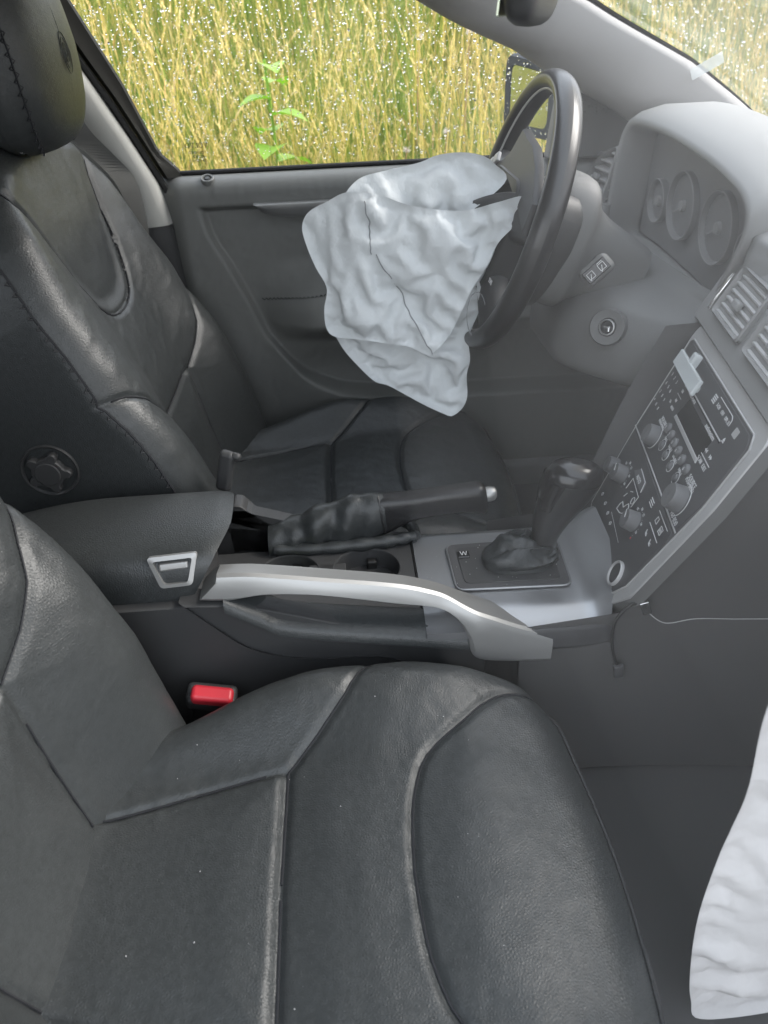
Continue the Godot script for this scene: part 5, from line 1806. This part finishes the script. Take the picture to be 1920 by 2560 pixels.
func steering() -> void:
	var w := thing("steering_wheel", "black leather steering wheel whose hub cover has burst open", "steering wheel", WHEEL.origin)
	var b := MB.new()
	b.grid(120, 24, func(u, v):
		var a: float = u * TAU
		var t: float = v * TAU
		var rr := 0.185 + 0.0138 * cos(t)
		return WHEEL * Vector3(rr * cos(a), rr * sin(a), 0.0185 * sin(t)))
	var rim := part("rim", b.smooth(), M.rim_leather, w)
	b = MB.new()
	var seam := []
	for i in 121:
		var a := TAU * i / 120.0
		seam.append(WHEEL * Vector3(0.1722 * cos(a), 0.1722 * sin(a), 0.0080))
	b.tube(seam, 0.0017, 5, false)
	part("rim_seam", b.smooth(), M.bezel_grey, rim)
	b = MB.new()   # hub well with the opened edge
	var o := rounded([Vector2(-0.085, 0.058), Vector2(0.085, 0.058), Vector2(0.098, 0.0), Vector2(0.07, -0.085), Vector2(0.03, -0.118), Vector2(-0.03, -0.118), Vector2(-0.07, -0.085), Vector2(-0.098, 0.0)], 0.03, 5)
	var rows := []
	for k in [[0.78, -0.085], [0.98, -0.07], [1.05, -0.02], [1.04, 0.016], [0.98, 0.026], [0.93, 0.022], [0.90, 0.0], [0.88, -0.03]]:
		var row := PackedVector3Array()
		for p in o: row.append(WHEEL * Vector3(p.x * k[0], p.y * k[0], k[1]))
		rows.append(row)
	b.rows(rows, true, true)
	part("hub", b.smooth(), M.black_plastic, w)
	for s in [[1.0, 0.05, 0.02, 0.06, 0.0], [-1.0, 0.05, 0.02, 0.06, 0.0], [1.0, -0.105, -0.085, 0.05, -0.9], [-1.0, -0.105, -0.085, 0.05, -0.9]]:
		b = MB.new()
		var d := Vector2(cos(s[4]), sin(s[4]))
		var p0 := Vector2(0.075 if s[4] == 0 else 0.045, s[2])
		var p1 := d * 0.176 + Vector2(0, 0.035 if s[4] == 0 else 0.0)
		var nrm := (p1 - p0).normalized().orthogonal()
		var secs := []
		for i in 9:
			var t := i / 8.0
			var c := p0.lerp(p1, t)
			var hw: float = lerpf(s[3] * 0.72, s[3] * 0.55, t) + 0.012 * pow(t, 4.0)
			var row := PackedVector3Array()
			for k in 16:
				var a := TAU * k / 16.0
				var q := c + nrm * hw * pow(absf(cos(a)), 0.6) * signf(cos(a))
				row.append(WHEEL * Vector3(s[0] * q.x, q.y, lerpf(0.004, -0.002, t) + lerpf(0.020, 0.012, t) * pow(absf(sin(a)), 0.7) * signf(sin(a))))
			secs.append(row)
		b.rows(secs, true, true)
		part("spoke", b.smooth(), M.black_plastic, w)
	# torn flaps of the hub cover
	b = MB.new()
	b.plate(PackedVector2Array([Vector2(-0.145, 0.026), Vector2(-0.106, 0.058), Vector2(-0.07, 0.066), Vector2(-0.04, 0.080), Vector2(-0.009, 0.117), Vector2(0.03, 0.110), Vector2(0.075, 0.104), Vector2(0.12, 0.085), Vector2(0.168, 0.046), Vector2(0.166, 0.006), Vector2(0.10, 0.026), Vector2(0.0, 0.046), Vector2(-0.08, 0.028)]), 0.012, 0.004, WHEEL * at(Vector3(0, 0, 0.010)))
	part("torn_cover", b.mesh(), M.black_plastic, w)
	b = MB.new()
	loft(b, [[Vector3(0.566, 0.986, -0.285), 0.024, 0.005, Vector3(0.2, 1, 0.2), Vector3(-0.6, 0.1, 0.8)], [Vector3(0.545, 0.990, -0.315), 0.020, 0.005, Vector3(0.2, 1, 0.2), Vector3(-0.6, 0.3, 0.8)], [Vector3(0.515, 0.987, -0.34), 0.013, 0.004, Vector3(0.2, 1, 0.3), Vector3(-0.6, 0.3, 0.8)], [Vector3(0.488, 0.981, -0.352), 0.004, 0.002, Vector3(0.2, 1, 0.3), Vector3(-0.6, 0.3, 0.8)]], 6, 16, 0.7)
	part("torn_cover", b.mesh(50), M.panel_grey, w)
	for k in 2:
		b = MB.new()
		b.rbox(Vector3(0.020, 0.014, 0.006), 0.002, WHEEL * Transform3D(Basis(Vector3(0, 0, 1), 0.42), Vector3(-0.112 + 0.024 * k, 0.052 + 0.011 * k, 0.026)))
		part("wheel_button", b.mesh(), M.bezel_grey, w)
	lettering("BACK", 0.0062, WHEEL * Transform3D(Basis(Vector3(0, 0, 1), PI), Vector3(0.105, -0.075, 0.0235)), M.print, w)
	# column cowl and stalk
	var c := thing("steering_column", "grey steering column cowl behind the wheel with a wiper stalk towards the console", "steering column", Vector3(0.66, 0.93, -0.3775))
	b = MB.new()
	var ax := Vector3(0.95, -0.3123, 0)
	var up := Vector3(0.3123, 0.95, 0)
	loft(b, [[WHEEL.origin + ax * 0.035, 0.062, 0.055, up, Vector3(0, 0, 1)], [WHEEL.origin + ax * 0.06 - up * 0.008, 0.090, 0.066, up, Vector3(0, 0, 1)], [WHEEL.origin + ax * 0.100 - up * 0.012, 0.094, 0.070, up, Vector3(0, 0, 1)], [WHEEL.origin + ax * 0.128 - up * 0.02, 0.066, 0.056, up, Vector3(0, 0, 1)], [WHEEL.origin + ax * 0.22 - up * 0.03, 0.045, 0.045, up, Vector3(0, 0, 1)]], 6, 32, 0.6)
	part("cowl", b.mesh(60), M.dash_lower, c)
	b = MB.new()
	loft(b, [[Vector3(0.690, 0.905, -0.31), 0.012, 0.010, Vector3(0, 1, 0), Vector3(1, 0, 0)], [Vector3(0.684, 0.910, -0.27), 0.012, 0.010, Vector3(0, 1, 0), Vector3(1, 0, 0)]], 3, 16, 0.8)
	var stalk := part("wiper_stalk", b.mesh(60), M.dash_lower, c)
	b = MB.new()
	var sf := frame(Vector3(0.662, 0.915, -0.238), Vector3(0.70, 0.68, 0.08), Vector3(-0.592, 0.658, -0.413))
	b.rbox(Vector3(0.046, 0.028, 0.034), 0.0085, sf * at(Vector3(0, 0, -0.006)), 3)
	part("stalk_end", b.mesh(60), M.dash_lower, stalk)
	b = MB.new()
	b.rbox(Vector3(0.036, 0.018, 0.003), 0.0014, sf * at(Vector3(0, 0, 0.0108)))
	part("stalk_window", b.mesh(), M.gloss_black, stalk)
	b = MB.new()
	for i in 2:
		var ox := -0.009 + 0.018 * i
		var path := []
		for p in [[-0.0045, -0.005], [0.0045, -0.005], [0.0045, 0.004], [-0.0045, 0.004], [-0.0045, -0.005]]: path.append(sf * Vector3(ox + p[0], p[1], 0.0126))
		b.tube(path, 0.0005, 4)
		b.tube([sf * Vector3(ox - 0.004, -0.007, 0.0126), sf * Vector3(ox + 0.001, 0.001, 0.0126)], 0.0005, 4)
		if i == 1: b.tube([sf * Vector3(ox - 0.004, 0.006, 0.0126), sf * Vector3(ox + 0.0045, 0.006, 0.0126)], 0.0005, 4)
	part("wiper_symbol", b.mesh(), M.print, stalk)

# ------------------------------------------------------------------ deflated airbags
var settled := PackedVector3Array()   # where the last cloth came to rest

func sewn(path: Array, face: Vector3) -> Array:   # a path laid on the last cloth
	var out := []
	for q in path:
		var best := 1e9
		var at_ := Vector3()
		for p in settled:
			var d: Vector3 = p - q
			d -= face * d.dot(face)
			if d.length_squared() < best:
				best = d.length_squared(); at_ = p
		out.append(at_ + face * 0.0008)
	for it in 3:
		for i in range(1, out.size() - 1): out[i] = (out[i - 1] + out[i] * 2.0 + out[i + 1]) / 4.0
	return out

const SMOOTHING := 0.025

func cloth(outline: Array, face: Vector3, puff: float, excess: Vector2, gap: float, steps: int, stiff: float, pulls := []) -> MB:   # a limp bag: slack fabric inside a pinned rim, settled by a small simulation
	var rim := spline(outline, 8, true)
	var mid := Vector3()
	for p in rim: mid += p
	mid /= rim.size()
	var e1 := Vector3(face.z, 0, -face.x).normalized()
	var e2 := face.cross(e1)
	var poly := PackedVector2Array()
	var lift := PackedFloat32Array()
	var run := 0.0
	for i in rim.size():   # resample the rim evenly
		var a: Vector3 = rim[i]
		var b: Vector3 = rim[(i + 1) % rim.size()]
		var l := a.distance_to(b)
		while run < l:
			var q := a.lerp(b, run / l) - mid
			poly.append(Vector2(q.dot(e1), q.dot(e2)))
			lift.append(q.dot(face))
			run += gap
		run -= l
	var nb := poly.size()
	var pts := poly.duplicate()
	var lo := poly[0]
	var hi := poly[0]
	for p in poly:
		lo = lo.min(p); hi = hi.max(p)
	var row := 0
	var y := lo.y
	while y < hi.y:
		var x := lo.x + (gap * 0.5 if row % 2 else 0.0)
		while x < hi.x:
			var q := Vector2(x + rng.randf_range(-0.22, 0.22) * gap, y + rng.randf_range(-0.22, 0.22) * gap)
			if Geometry2D.is_point_in_polygon(q, poly):
				var near := 1e9
				for p in poly: near = minf(near, p.distance_squared_to(q))
				if near > gap * gap * 0.4: pts.append(q)
			x += gap
		y += gap * 0.866
		row += 1
	var tris := Geometry2D.triangulate_delaunay(pts)
	var keep := PackedInt32Array()
	for i in range(0, tris.size(), 3):
		var c := (pts[tris[i]] + pts[tris[i + 1]] + pts[tris[i + 2]]) / 3.0
		if not Geometry2D.is_point_in_polygon(c, poly): continue
		var turn := (pts[tris[i + 1]] - pts[tris[i]]).cross(pts[tris[i + 2]] - pts[tris[i]])
		if turn > 0: keep.append_array([tris[i], tris[i + 2], tris[i + 1]])
		else: keep.append_array([tris[i], tris[i + 1], tris[i + 2]])
	var n := pts.size()
	var pos := PackedVector3Array()
	var inv := PackedFloat32Array()
	var base := PackedFloat32Array()
	for i in n:
		var w := 0.0
		var ws := 0.0
		var near := 1e9
		for k in range(0, nb, 2):
			var d := poly[k].distance_squared_to(pts[i]) + 1e-7
			ws += 1.0 / (d * d); w += lift[k] / (d * d)
			near = minf(near, d)
		w = lift[i] if i < nb else w / ws
		base.append(w)
		var h := puff * (1.0 - exp(-sqrt(near) / (puff * 0.9 + 0.01)))
		pos.append(Vector3(pts[i].x, pts[i].y, w + (0.0 if i < nb else h * (0.8 + 0.7 * noise_a.get_noise_2dv(pts[i] * 22.0)) + 0.005 * noise_a.get_noise_2dv(pts[i] * 45.0))))
		inv.append(0.0 if i < nb else 1.0)
	var mid2 := Vector2(mid.x, mid.y) * 13.0
	var ea := PackedInt32Array()
	var eb := PackedInt32Array()
	var rest := PackedFloat32Array()
	var slack := PackedFloat32Array()
	var kk := PackedFloat32Array()
	var seen := {}
	var loose_at := func(q: Vector2): return clampf(1.0 + 1.8 * noise_a.get_noise_2dv(q * 9.0 + mid2), 0.25, 1.8)
	for i in range(0, keep.size(), 3):
		for k in 3:
			var a := keep[i + k]
			var b := keep[i + (k + 1) % 3]
			var o := keep[i + (k + 2) % 3]
			var key := mini(a, b) * 100000 + maxi(a, b)
			if not seen.has(key):
				seen[key] = o
				ea.append(a); eb.append(b); kk.append(1.0)
				rest.append((pts[b] - pts[a]).length())
				slack.append(((pts[b] - pts[a]) * (Vector2.ONE + excess * loose_at.call(pts[a]))).length())
			else:
				var o2: int = seen[key]
				ea.append(o); eb.append(o2); kk.append(stiff)
				rest.append((pts[o] - pts[o2]).length())
				slack.append(((pts[o] - pts[o2]) * (Vector2.ONE + excess * loose_at.call(pts[o]))).length() * 0.99)
	var prev := pos.duplicate()
	var down := Vector3(Vector3.DOWN.dot(e1), Vector3.DOWN.dot(e2), Vector3.DOWN.dot(face)) * 0.000003
	var ne := ea.size()
	var held := {}
	for t in pulls:   # [point, pull along the face, reach]: where the fabric is gathered or drawn in
		var q: Vector3 = t[0] - mid
		var c := Vector2(q.dot(e1), q.dot(e2))
		for i in range(nb, n):
			var d := pts[i].distance_to(c)
			if d < t[2]: held[i] = base[i] + t[1]
	var count := PackedFloat32Array()
	count.resize(n)
	for i in ne:
		if kk[i] == 1.0:
			count[ea[i]] += 1.0; count[eb[i]] += 1.0
	for s in steps:
		var loose := minf(1.0, s / (steps * 0.6))
		var sum := PackedVector3Array()
		sum.resize(n)
		for i in ne:
			if kk[i] == 1.0:
				sum[ea[i]] += pos[eb[i]]; sum[eb[i]] += pos[ea[i]]
		for i in range(nb, n):
			if count[i] > 0.0: pos[i] = pos[i].lerp(sum[i] / count[i], SMOOTHING)
		for i in range(nb, n):
			var v := (pos[i] - prev[i]) * 0.85
			prev[i] = pos[i]
			pos[i] += v + down
		for i in ne:
			var a := ea[i]
			var b := eb[i]
			var d := pos[b] - pos[a]
			var l := d.length()
			if l < 1e-6: continue
			var wa := inv[a]
			var wb := inv[b]
			if wa + wb == 0.0: continue
			d *= (l - lerpf(rest[i], slack[i], loose)) / l * kk[i] / (wa + wb)
			pos[a] += d * wa
			pos[b] -= d * wb
		for i in range(nb, n):
			var lowest := base[i] - 0.006
			if pos[i].z < lowest: pos[i].z = lowest
		for i in held: pos[i].z = lerpf(pos[i].z, held[i], 0.5)
	for i in range(nb, n):   # fine creases
		pos[i].z += 0.0050 * noise_b.get_noise_2d(pos[i].x * 30.0 + mid2.x, pos[i].y * 30.0) + 0.0026 * noise_b.get_noise_2d(pos[i].x * 62.0, pos[i].y * 62.0 + mid2.y)
	var b := MB.new()
	for p in pos: b.v.append(mid + e1 * p.x + e2 * p.y + face * p.z)
	settled = b.v.duplicate()
	b.ix = keep
	var k0 := b.v.size()   # plain back layer
	for i in n: b.v.append(mid + e1 * pts[i].x + e2 * pts[i].y + face * (base[i] - (0.0 if i < nb else 0.012)))
	for i in range(0, keep.size(), 3): b.ix.append_array([k0 + keep[i], k0 + keep[i + 2], k0 + keep[i + 1]])
	return b

func airbags() -> void:
	var a := thing("driver_airbag", "burst pale grey driver's airbag hanging limp from the steering wheel over the seat", "airbag", Vector3(0.50, 0.95, -0.33))
	var f := Vector3(-0.30, 0.30, 0.90).normalized()
	var top := [Vector3(0.322, 1.008, -0.345), Vector3(0.345, 1.030, -0.350), Vector3(0.385, 1.038, -0.355), Vector3(0.43, 1.045, -0.36), Vector3(0.455, 1.054, -0.355), Vector3(0.488, 1.057, -0.35), Vector3(0.518, 1.052, -0.345), Vector3(0.536, 1.040, -0.342), Vector3(0.552, 1.020, -0.34), Vector3(0.515, 0.99, -0.335), Vector3(0.47, 0.965, -0.34), Vector3(0.40, 0.95, -0.35), Vector3(0.35, 0.96, -0.355), Vector3(0.325, 0.985, -0.35)]
	part("upper_fold", cloth(top, f, 0.030, Vector2(0.17, 0.12), 0.0062, 260, 0.22, [[Vector3(0.455, 1.02, -0.345), 0.004, 0.012], [Vector3(0.37, 1.0, -0.345), 0.004, 0.01]]).smooth(), M.nylon, a)
	var low := [Vector3(0.292, 0.86, -0.335), Vector3(0.290, 0.828, -0.33), Vector3(0.305, 0.790, -0.33), Vector3(0.328, 0.760, -0.326), Vector3(0.352, 0.735, -0.322), Vector3(0.372, 0.728, -0.32), Vector3(0.398, 0.712, -0.318), Vector3(0.43, 0.692, -0.315), Vector3(0.462, 0.676, -0.31), Vector3(0.474, 0.672, -0.31), Vector3(0.490, 0.684, -0.31), Vector3(0.498, 0.705, -0.31), Vector3(0.497, 0.74, -0.313), Vector3(0.502, 0.765, -0.315), Vector3(0.500, 0.80, -0.32), Vector3(0.516, 0.84, -0.325), Vector3(0.518, 0.875, -0.326), Vector3(0.49, 0.92, -0.33), Vector3(0.40, 0.925, -0.335), Vector3(0.32, 0.90, -0.337)]
	part("lower_fold", cloth(low, f, 0.032, Vector2(0.13, 0.17), 0.0062, 260, 0.22, [[Vector3(0.40, 0.775, -0.32), 0.006, 0.012], [Vector3(0.45, 0.73, -0.315), 0.004, 0.01], [Vector3(0.35, 0.79, -0.325), 0.006, 0.01]]).smooth(), M.nylon, a)
	var front := [Vector3(0.260, 0.976, -0.317), Vector3(0.271, 0.996, -0.314), Vector3(0.299, 1.010, -0.309), Vector3(0.326, 1.021, -0.304), Vector3(0.366, 1.017, -0.299), Vector3(0.406, 1.003, -0.294), Vector3(0.446, 0.996, -0.286), Vector3(0.486, 0.994, -0.281), Vector3(0.526, 1.003, -0.276), Vector3(0.562, 1.010, -0.274), Vector3(0.562, 0.996, -0.274), Vector3(0.552, 0.972, -0.275), Vector3(0.531, 0.949, -0.277), Vector3(0.518, 0.919, -0.279), Vector3(0.496, 0.884, -0.282), Vector3(0.481, 0.849, -0.284), Vector3(0.464, 0.816, -0.284), Vector3(0.443, 0.793, -0.284), Vector3(0.432, 0.788, -0.284), Vector3(0.406, 0.801, -0.289), Vector3(0.371, 0.807, -0.294), Vector3(0.331, 0.812, -0.304), Vector3(0.296, 0.816, -0.309), Vector3(0.283, 0.830, -0.310), Vector3(0.282, 0.859, -0.312), Vector3(0.288, 0.889, -0.314), Vector3(0.274, 0.919, -0.319), Vector3(0.264, 0.949, -0.319)]
	part("front_fold", cloth(front, f, 0.042, Vector2(0.16, 0.16), 0.0060, 280, 0.22, [[Vector3(0.352, 0.945, -0.31), 0.005, 0.010], [Vector3(0.385, 0.90, -0.31), 0.010, 0.008], [Vector3(0.415, 0.855, -0.308), 0.010, 0.008], [Vector3(0.45, 0.965, -0.303), 0.012, 0.010], [Vector3(0.31, 0.90, -0.325), 0.010, 0.010]]).smooth(), M.nylon, a)
	var b := MB.new()
	b.tube(sewn(spline([Vector3(0.352, 1.010, -0.300), Vector3(0.353, 0.975, -0.295), Vector3(0.356, 0.940, -0.295)], 14), f), 0.0009, 5)
	b.tube(sewn(spline([Vector3(0.362, 0.938, -0.295), Vector3(0.385, 0.895, -0.292), Vector3(0.41, 0.845, -0.29), Vector3(0.440, 0.792, -0.285)], 14), f), 0.0009, 5)
	part("seam", b.smooth(), M.seam_grey, a)
	var side := [Vector3(0.530, 0.93, -0.318), Vector3(0.546, 0.912, -0.318), Vector3(0.552, 0.885, -0.318), Vector3(0.546, 0.862, -0.318), Vector3(0.532, 0.842, -0.318), Vector3(0.515, 0.85, -0.318), Vector3(0.510, 0.90, -0.318)]
	part("side_fold", cloth(side, f, 0.012, Vector2(0.20, 0.08), 0.005, 140, 0.3).smooth(), M.nylon, a)
	# stitched vent near the hub
	b = MB.new()
	var path := []
	for i in 40:
		var q := TAU * i / 40.0
		path.append(Vector3(0.505 + 0.020 * cos(q), 0.845 + 0.034 * sin(q), -0.288) + Vector3(-0.006, 0, 0) * cos(q))
	b.tube(zigzag(path, 0.003, 0.0006, func(_p, _t): return Vector3(0, 1, 0)), 0.0007, 4)
	part("vent_stitching", b.smooth(), M.seam_grey, a)
	# passenger's airbag hanging from the other side of the dashboard
	var p := thing("passenger_airbag", "limp off-white passenger airbag hanging from the dashboard at the right edge", "airbag", Vector3(0.75, 0.6, 0.45))
	part("fabric", cloth([Vector3(0.612, 0.86, 0.44), Vector3(0.592, 0.80, 0.45), Vector3(0.598, 0.71, 0.45), Vector3(0.595, 0.66, 0.45), Vector3(0.592, 0.62, 0.45), Vector3(0.591, 0.54, 0.45), Vector3(0.598, 0.46, 0.45), Vector3(0.612, 0.38, 0.45), Vector3(0.635, 0.335, 0.45), Vector3(0.75, 0.325, 0.44), Vector3(0.86, 0.345, 0.42), Vector3(0.90, 0.50, 0.42), Vector3(0.89, 0.75, 0.42), Vector3(0.86, 0.93, 0.42), Vector3(0.78, 0.94, 0.42), Vector3(0.68, 0.91, 0.43)], Vector3(-0.30, 0.20, 0.93).normalized(), 0.05, Vector2(0.13, 0.11), 0.0085, 240, 0.35).smooth(), M.nylon_warm, p)

# ------------------------------------------------------------------ small things
func small_things() -> void:
	# seat belt of the driver
	var s := thing("seat_belt", "grey seat belt twisting down the pillar behind the driver's headrest", "seat belt", Vector3(-0.10, 1.0, -0.62))
	var b := MB.new()
	var left := spline([Vector3(-0.150, 1.125, -0.636), Vector3(-0.128, 1.075, -0.622), Vector3(-0.095, 1.045, -0.612), Vector3(-0.062, 1.00, -0.615), Vector3(-0.055, 0.95, -0.63), Vector3(-0.06, 0.85, -0.64), Vector3(-0.07, 0.60, -0.63)], 8)
	var right := spline([Vector3(-0.108, 1.120, -0.632), Vector3(-0.085, 1.078, -0.622), Vector3(-0.056, 1.040, -0.625), Vector3(-0.035, 1.00, -0.648), Vector3(-0.030, 0.95, -0.655), Vector3(-0.034, 0.85, -0.66), Vector3(-0.045, 0.60, -0.65)], 8)
	var secs := []
	for i in left.size():
		var n := Vector3(0.2, 0.2, 0.95) * 0.0012
		secs.append(PackedVector3Array([left[i] + n, right[i] + n, right[i] - n, left[i] - n]))
	b.rows(secs, true, true)
	part("webbing", b.mesh(30), M.webbing, s)
	# buckles
	for k in [[Vector3(0.122, 0.545, 0.142), "red-buttoned seat belt buckle standing between passenger seat and console", true], [Vector3(0.145, 0.70, -0.118), "dark seat belt buckle standing between driver's seat and armrest lid", false]]:
		var q := thing("belt_buckle", k[1], "buckle", k[0], "seat belt buckles")
		var xf: Transform3D = frame(k[0], Vector3(1, -0.22, 0.02), Vector3(0.28, 0.86, 0.40)) if k[2] else frame(k[0], Vector3(0.25, 1, 0.0), Vector3(0.9, -0.2, 0.25))
		b = MB.new()
		b.rbox(Vector3(0.060, 0.034, 0.026) if k[2] else Vector3(0.062, 0.022, 0.016), 0.007, xf * at(Vector3(0, -0.012, 0)))
		if k[2]: b.rbox(Vector3(0.03, 0.12, 0.012), 0.004, xf * at(Vector3(-0.008, -0.08, 0)))
		var body := part("housing", b.mesh(60), M.black_plastic, q)
		b = MB.new()
		b.rbox(Vector3(0.050, 0.020, 0.020) if k[2] else Vector3(0.010, 0.014, 0.011), 0.006, xf * at(Vector3(0.001, 0.004, 0.004) if k[2] else Vector3(0.0265, 0.0, 0)), 3)
		part("release_button", b.mesh(60), M.red if k[2] else M.black_plastic, body)
	# phone holder clipped in the disc slot
	var h := thing("phone_holder", "clear plastic phone holder clipped into the radio's disc slot", "phone holder", st(-70, 240).origin)
	b = MB.new()
	b.rbox(Vector3(0.104, 0.021, 0.006), 0.002, st(-76, 240, 20), 2)
	part("plate", b.mesh(), M.clear_plastic, h)
	b = MB.new()
	b.rbox(Vector3(0.014, 0.020, 0.011), 0.003, st(-84, 253, 17) , 2)
	b.rbox(Vector3(0.06, 0.008, 0.018), 0.002, st(-80, 232, 9), 2)
	part("stem", b.mesh(), M.clear_plastic, h)
	# cables under the stack
	var c := thing("hanging_cable", "thin black cable hanging below the centre stack with a small plug", "cable", Vector3(0.62, 0.6, 0.13))
	b = MB.new()
	b.tube(spline([Vector3(0.640, 0.628, 0.128), Vector3(0.622, 0.630, 0.135), Vector3(0.607, 0.612, 0.138), Vector3(0.606, 0.585, 0.136), Vector3(0.612, 0.555, 0.132), Vector3(0.620, 0.532, 0.130)], 8), 0.0019, 8)
	part("lead", b.smooth(), M.rubber, c)
	b = MB.new()
	b.rbox(Vector3(0.013, 0.020, 0.007), 0.002, frame(Vector3(0.624, 0.520, 0.130), Vector3(1, 0.15, 0), Vector3(-0.15, 1, 0)))
	part("plug", b.mesh(), M.panel_grey, c)
	var w := thing("thin_wire", "fine pale wire running from a small silver clip across the tunnel side to the right", "wire", Vector3(0.65, 0.62, 0.13))
	b = MB.new()
	b.tube(spline([Vector3(0.646, 0.617, 0.136), Vector3(0.665, 0.606, 0.143), Vector3(0.70, 0.612, 0.146), Vector3(0.75, 0.612, 0.152), Vector3(0.80, 0.616, 0.160), Vector3(0.86, 0.63, 0.17)], 8), 0.0006, 6)
	part("strand", b.smooth(), M.bezel_grey, w)
	b = MB.new()
	b.rbox(Vector3(0.011, 0.019, 0.004), 0.001, frame(Vector3(0.640, 0.6275, 0.138), Vector3(0.9, 0.35, 0.1), Vector3(-0.4, 0.9, 0)))
	part("clip", b.mesh(), M.chrome, w)
	# inside mirror at the top edge
	var m := thing("inside_mirror", "lower edge of the dark inside mirror at the top of the picture", "mirror", Vector3(0.505, 1.243, -0.01))
	b = MB.new()
	loft(b, [[Vector3(0.500, 1.249, -0.13), 0.020, 0.008, Vector3(0, 1, 0), Vector3(1, 0, 0)], [Vector3(0.502, 1.247, -0.11), 0.034, 0.016, Vector3(0.1, 1, 0), Vector3(1, 0, 0)], [Vector3(0.505, 1.245, 0.0), 0.036, 0.020, Vector3(0.1, 1, 0), Vector3(1, 0, 0)], [Vector3(0.502, 1.247, 0.10), 0.034, 0.016, Vector3(0.1, 1, 0), Vector3(1, 0, 0)], [Vector3(0.500, 1.249, 0.12), 0.020, 0.008, Vector3(0, 1, 0), Vector3(1, 0, 0)]], 5, 24, 0.7)
	part("housing", b.mesh(60), M.black_plastic, m)
	b = MB.new()
	b.rbox(Vector3(0.003, 0.056, 0.21), 0.0012, frame(Vector3(0.4835, 1.246, -0.005), Vector3(1, -0.1, 0), Vector3(0.1, 1, 0)))
	part("mirror_glass", b.mesh(), M.mirror, m)
	b = MB.new()
	b.tube([Vector3(0.515, 1.265, -0.005), Vector3(0.55, 1.345, -0.005)], 0.011, 12)
	part("stalk", b.mesh(), M.black_plastic, m)
	m.rotation.y = -0.30
	# strip of tape on the windscreen edge
	var t := thing("tape_strip", "small strip of clear tape on the windscreen edge of the pillar", "tape", Vector3(0.92, 1.13, -0.60))
	b = MB.new()
	b.rbox(Vector3(0.052, 0.020, 0.0008), 0.0003, frame(Vector3(0.922, 1.1325, -0.585), Vector3(0.84, 0.45, 0.12), Vector3(-0.4, 0.8, 0.35)), 1)
	part("film", b.mesh(), M.clear_plastic, t)
	# scrap of green paper in the cup holder
	var g := thing("paper_scrap", "crumpled yellow-green paper scrap lying in the rear cup holder", "paper", Vector3(0.216, 0.565, 0.005))
	b = MB.new()
	b.grid(14, 10, func(u, v): return Vector3(lerpf(0.198, 0.236, u), 0.575 + 0.012 * noise_a.get_noise_2d(u * 3, v * 3) + 0.006 * v, lerpf(-0.02, 0.022, v)))
	b.grid(14, 10, func(u, v): return Vector3(lerpf(0.198, 0.236, u), 0.5738 + 0.012 * noise_a.get_noise_2d(u * 3, v * 3) + 0.006 * v, lerpf(-0.02, 0.022, v)))
	part("paper", b.smooth(), mat("green_paper", lin(0.35, 0.42, 0.12), 0.8), g)
	# pale crumbs and dust on the leather and the console
	var root := thing("dust_crumbs", "scattered tiny pale crumbs on the near seat cushion and the console plate", "crumbs", Vector3(0.4, 0.56, 0.2), "", "stuff")
	var mm := MultiMesh.new()
	mm.transform_format = MultiMesh.TRANSFORM_3D
	var sm := SphereMesh.new()
	sm.radius = 0.0006
	sm.height = 0.0011
	sm.radial_segments = 8
	sm.rings = 4
	sm.material = M.print
	mm.mesh = sm
	mm.instance_count = 70
	for i in 70:
		var q: Vector3
		if i < 26: q = cushion_point(lerpf(0.03, 0.45, pow(rng.randf(), 1.6)), rng.randf_range(-0.62, 0.45)) + Vector3(0, 0.0005, 0.403)
		else: q = Vector3(rng.randf_range(0.39, 0.60), 0.6085 if i % 3 else 0.6088, rng.randf_range(-0.04, 0.055))
		var sc := rng.randf_range(0.35, 1.0)
		mm.set_instance_transform(i, Transform3D(Basis().scaled(Vector3.ONE * sc), q))
	var o := MultiMeshInstance3D.new()
	o.name = "crumbs"
	o.multimesh = mm
	o.position = -root.position
	o.set_meta("kind", "stuff")
	root.add_child(o)

# ------------------------------------------------------------------ added fog that imitates lens glare over the dashboard
func haze() -> void:
	var h := thing("glare_haze", "pale fog added in front of the dashboard and footwells to imitate lens glare", "haze", Vector3(0.95, 0.75, 0.15), "", "stuff")
	var m := FogMaterial.new()  # white fog standing in for glare, not airborne powder
	m.albedo = Color(1.0, 1.0, 1.0)
	m.density = 0.042
	M["glare_fog"] = m
	for i in 6:
		var k := 0.45 + 0.21 * i
		var f := FogVolume.new()
		f.name = "glare_cloud"
		f.shape = RenderingServer.FOG_VOLUME_SHAPE_ELLIPSOID
		f.size = Vector3(1.05, 1.05, 1.9) * k
		f.material = m
		h.add_child(f, true)
		f.position = Vector3(1.14, 0.92, 0.20) - h.position
		f.set_meta("kind", "stuff")
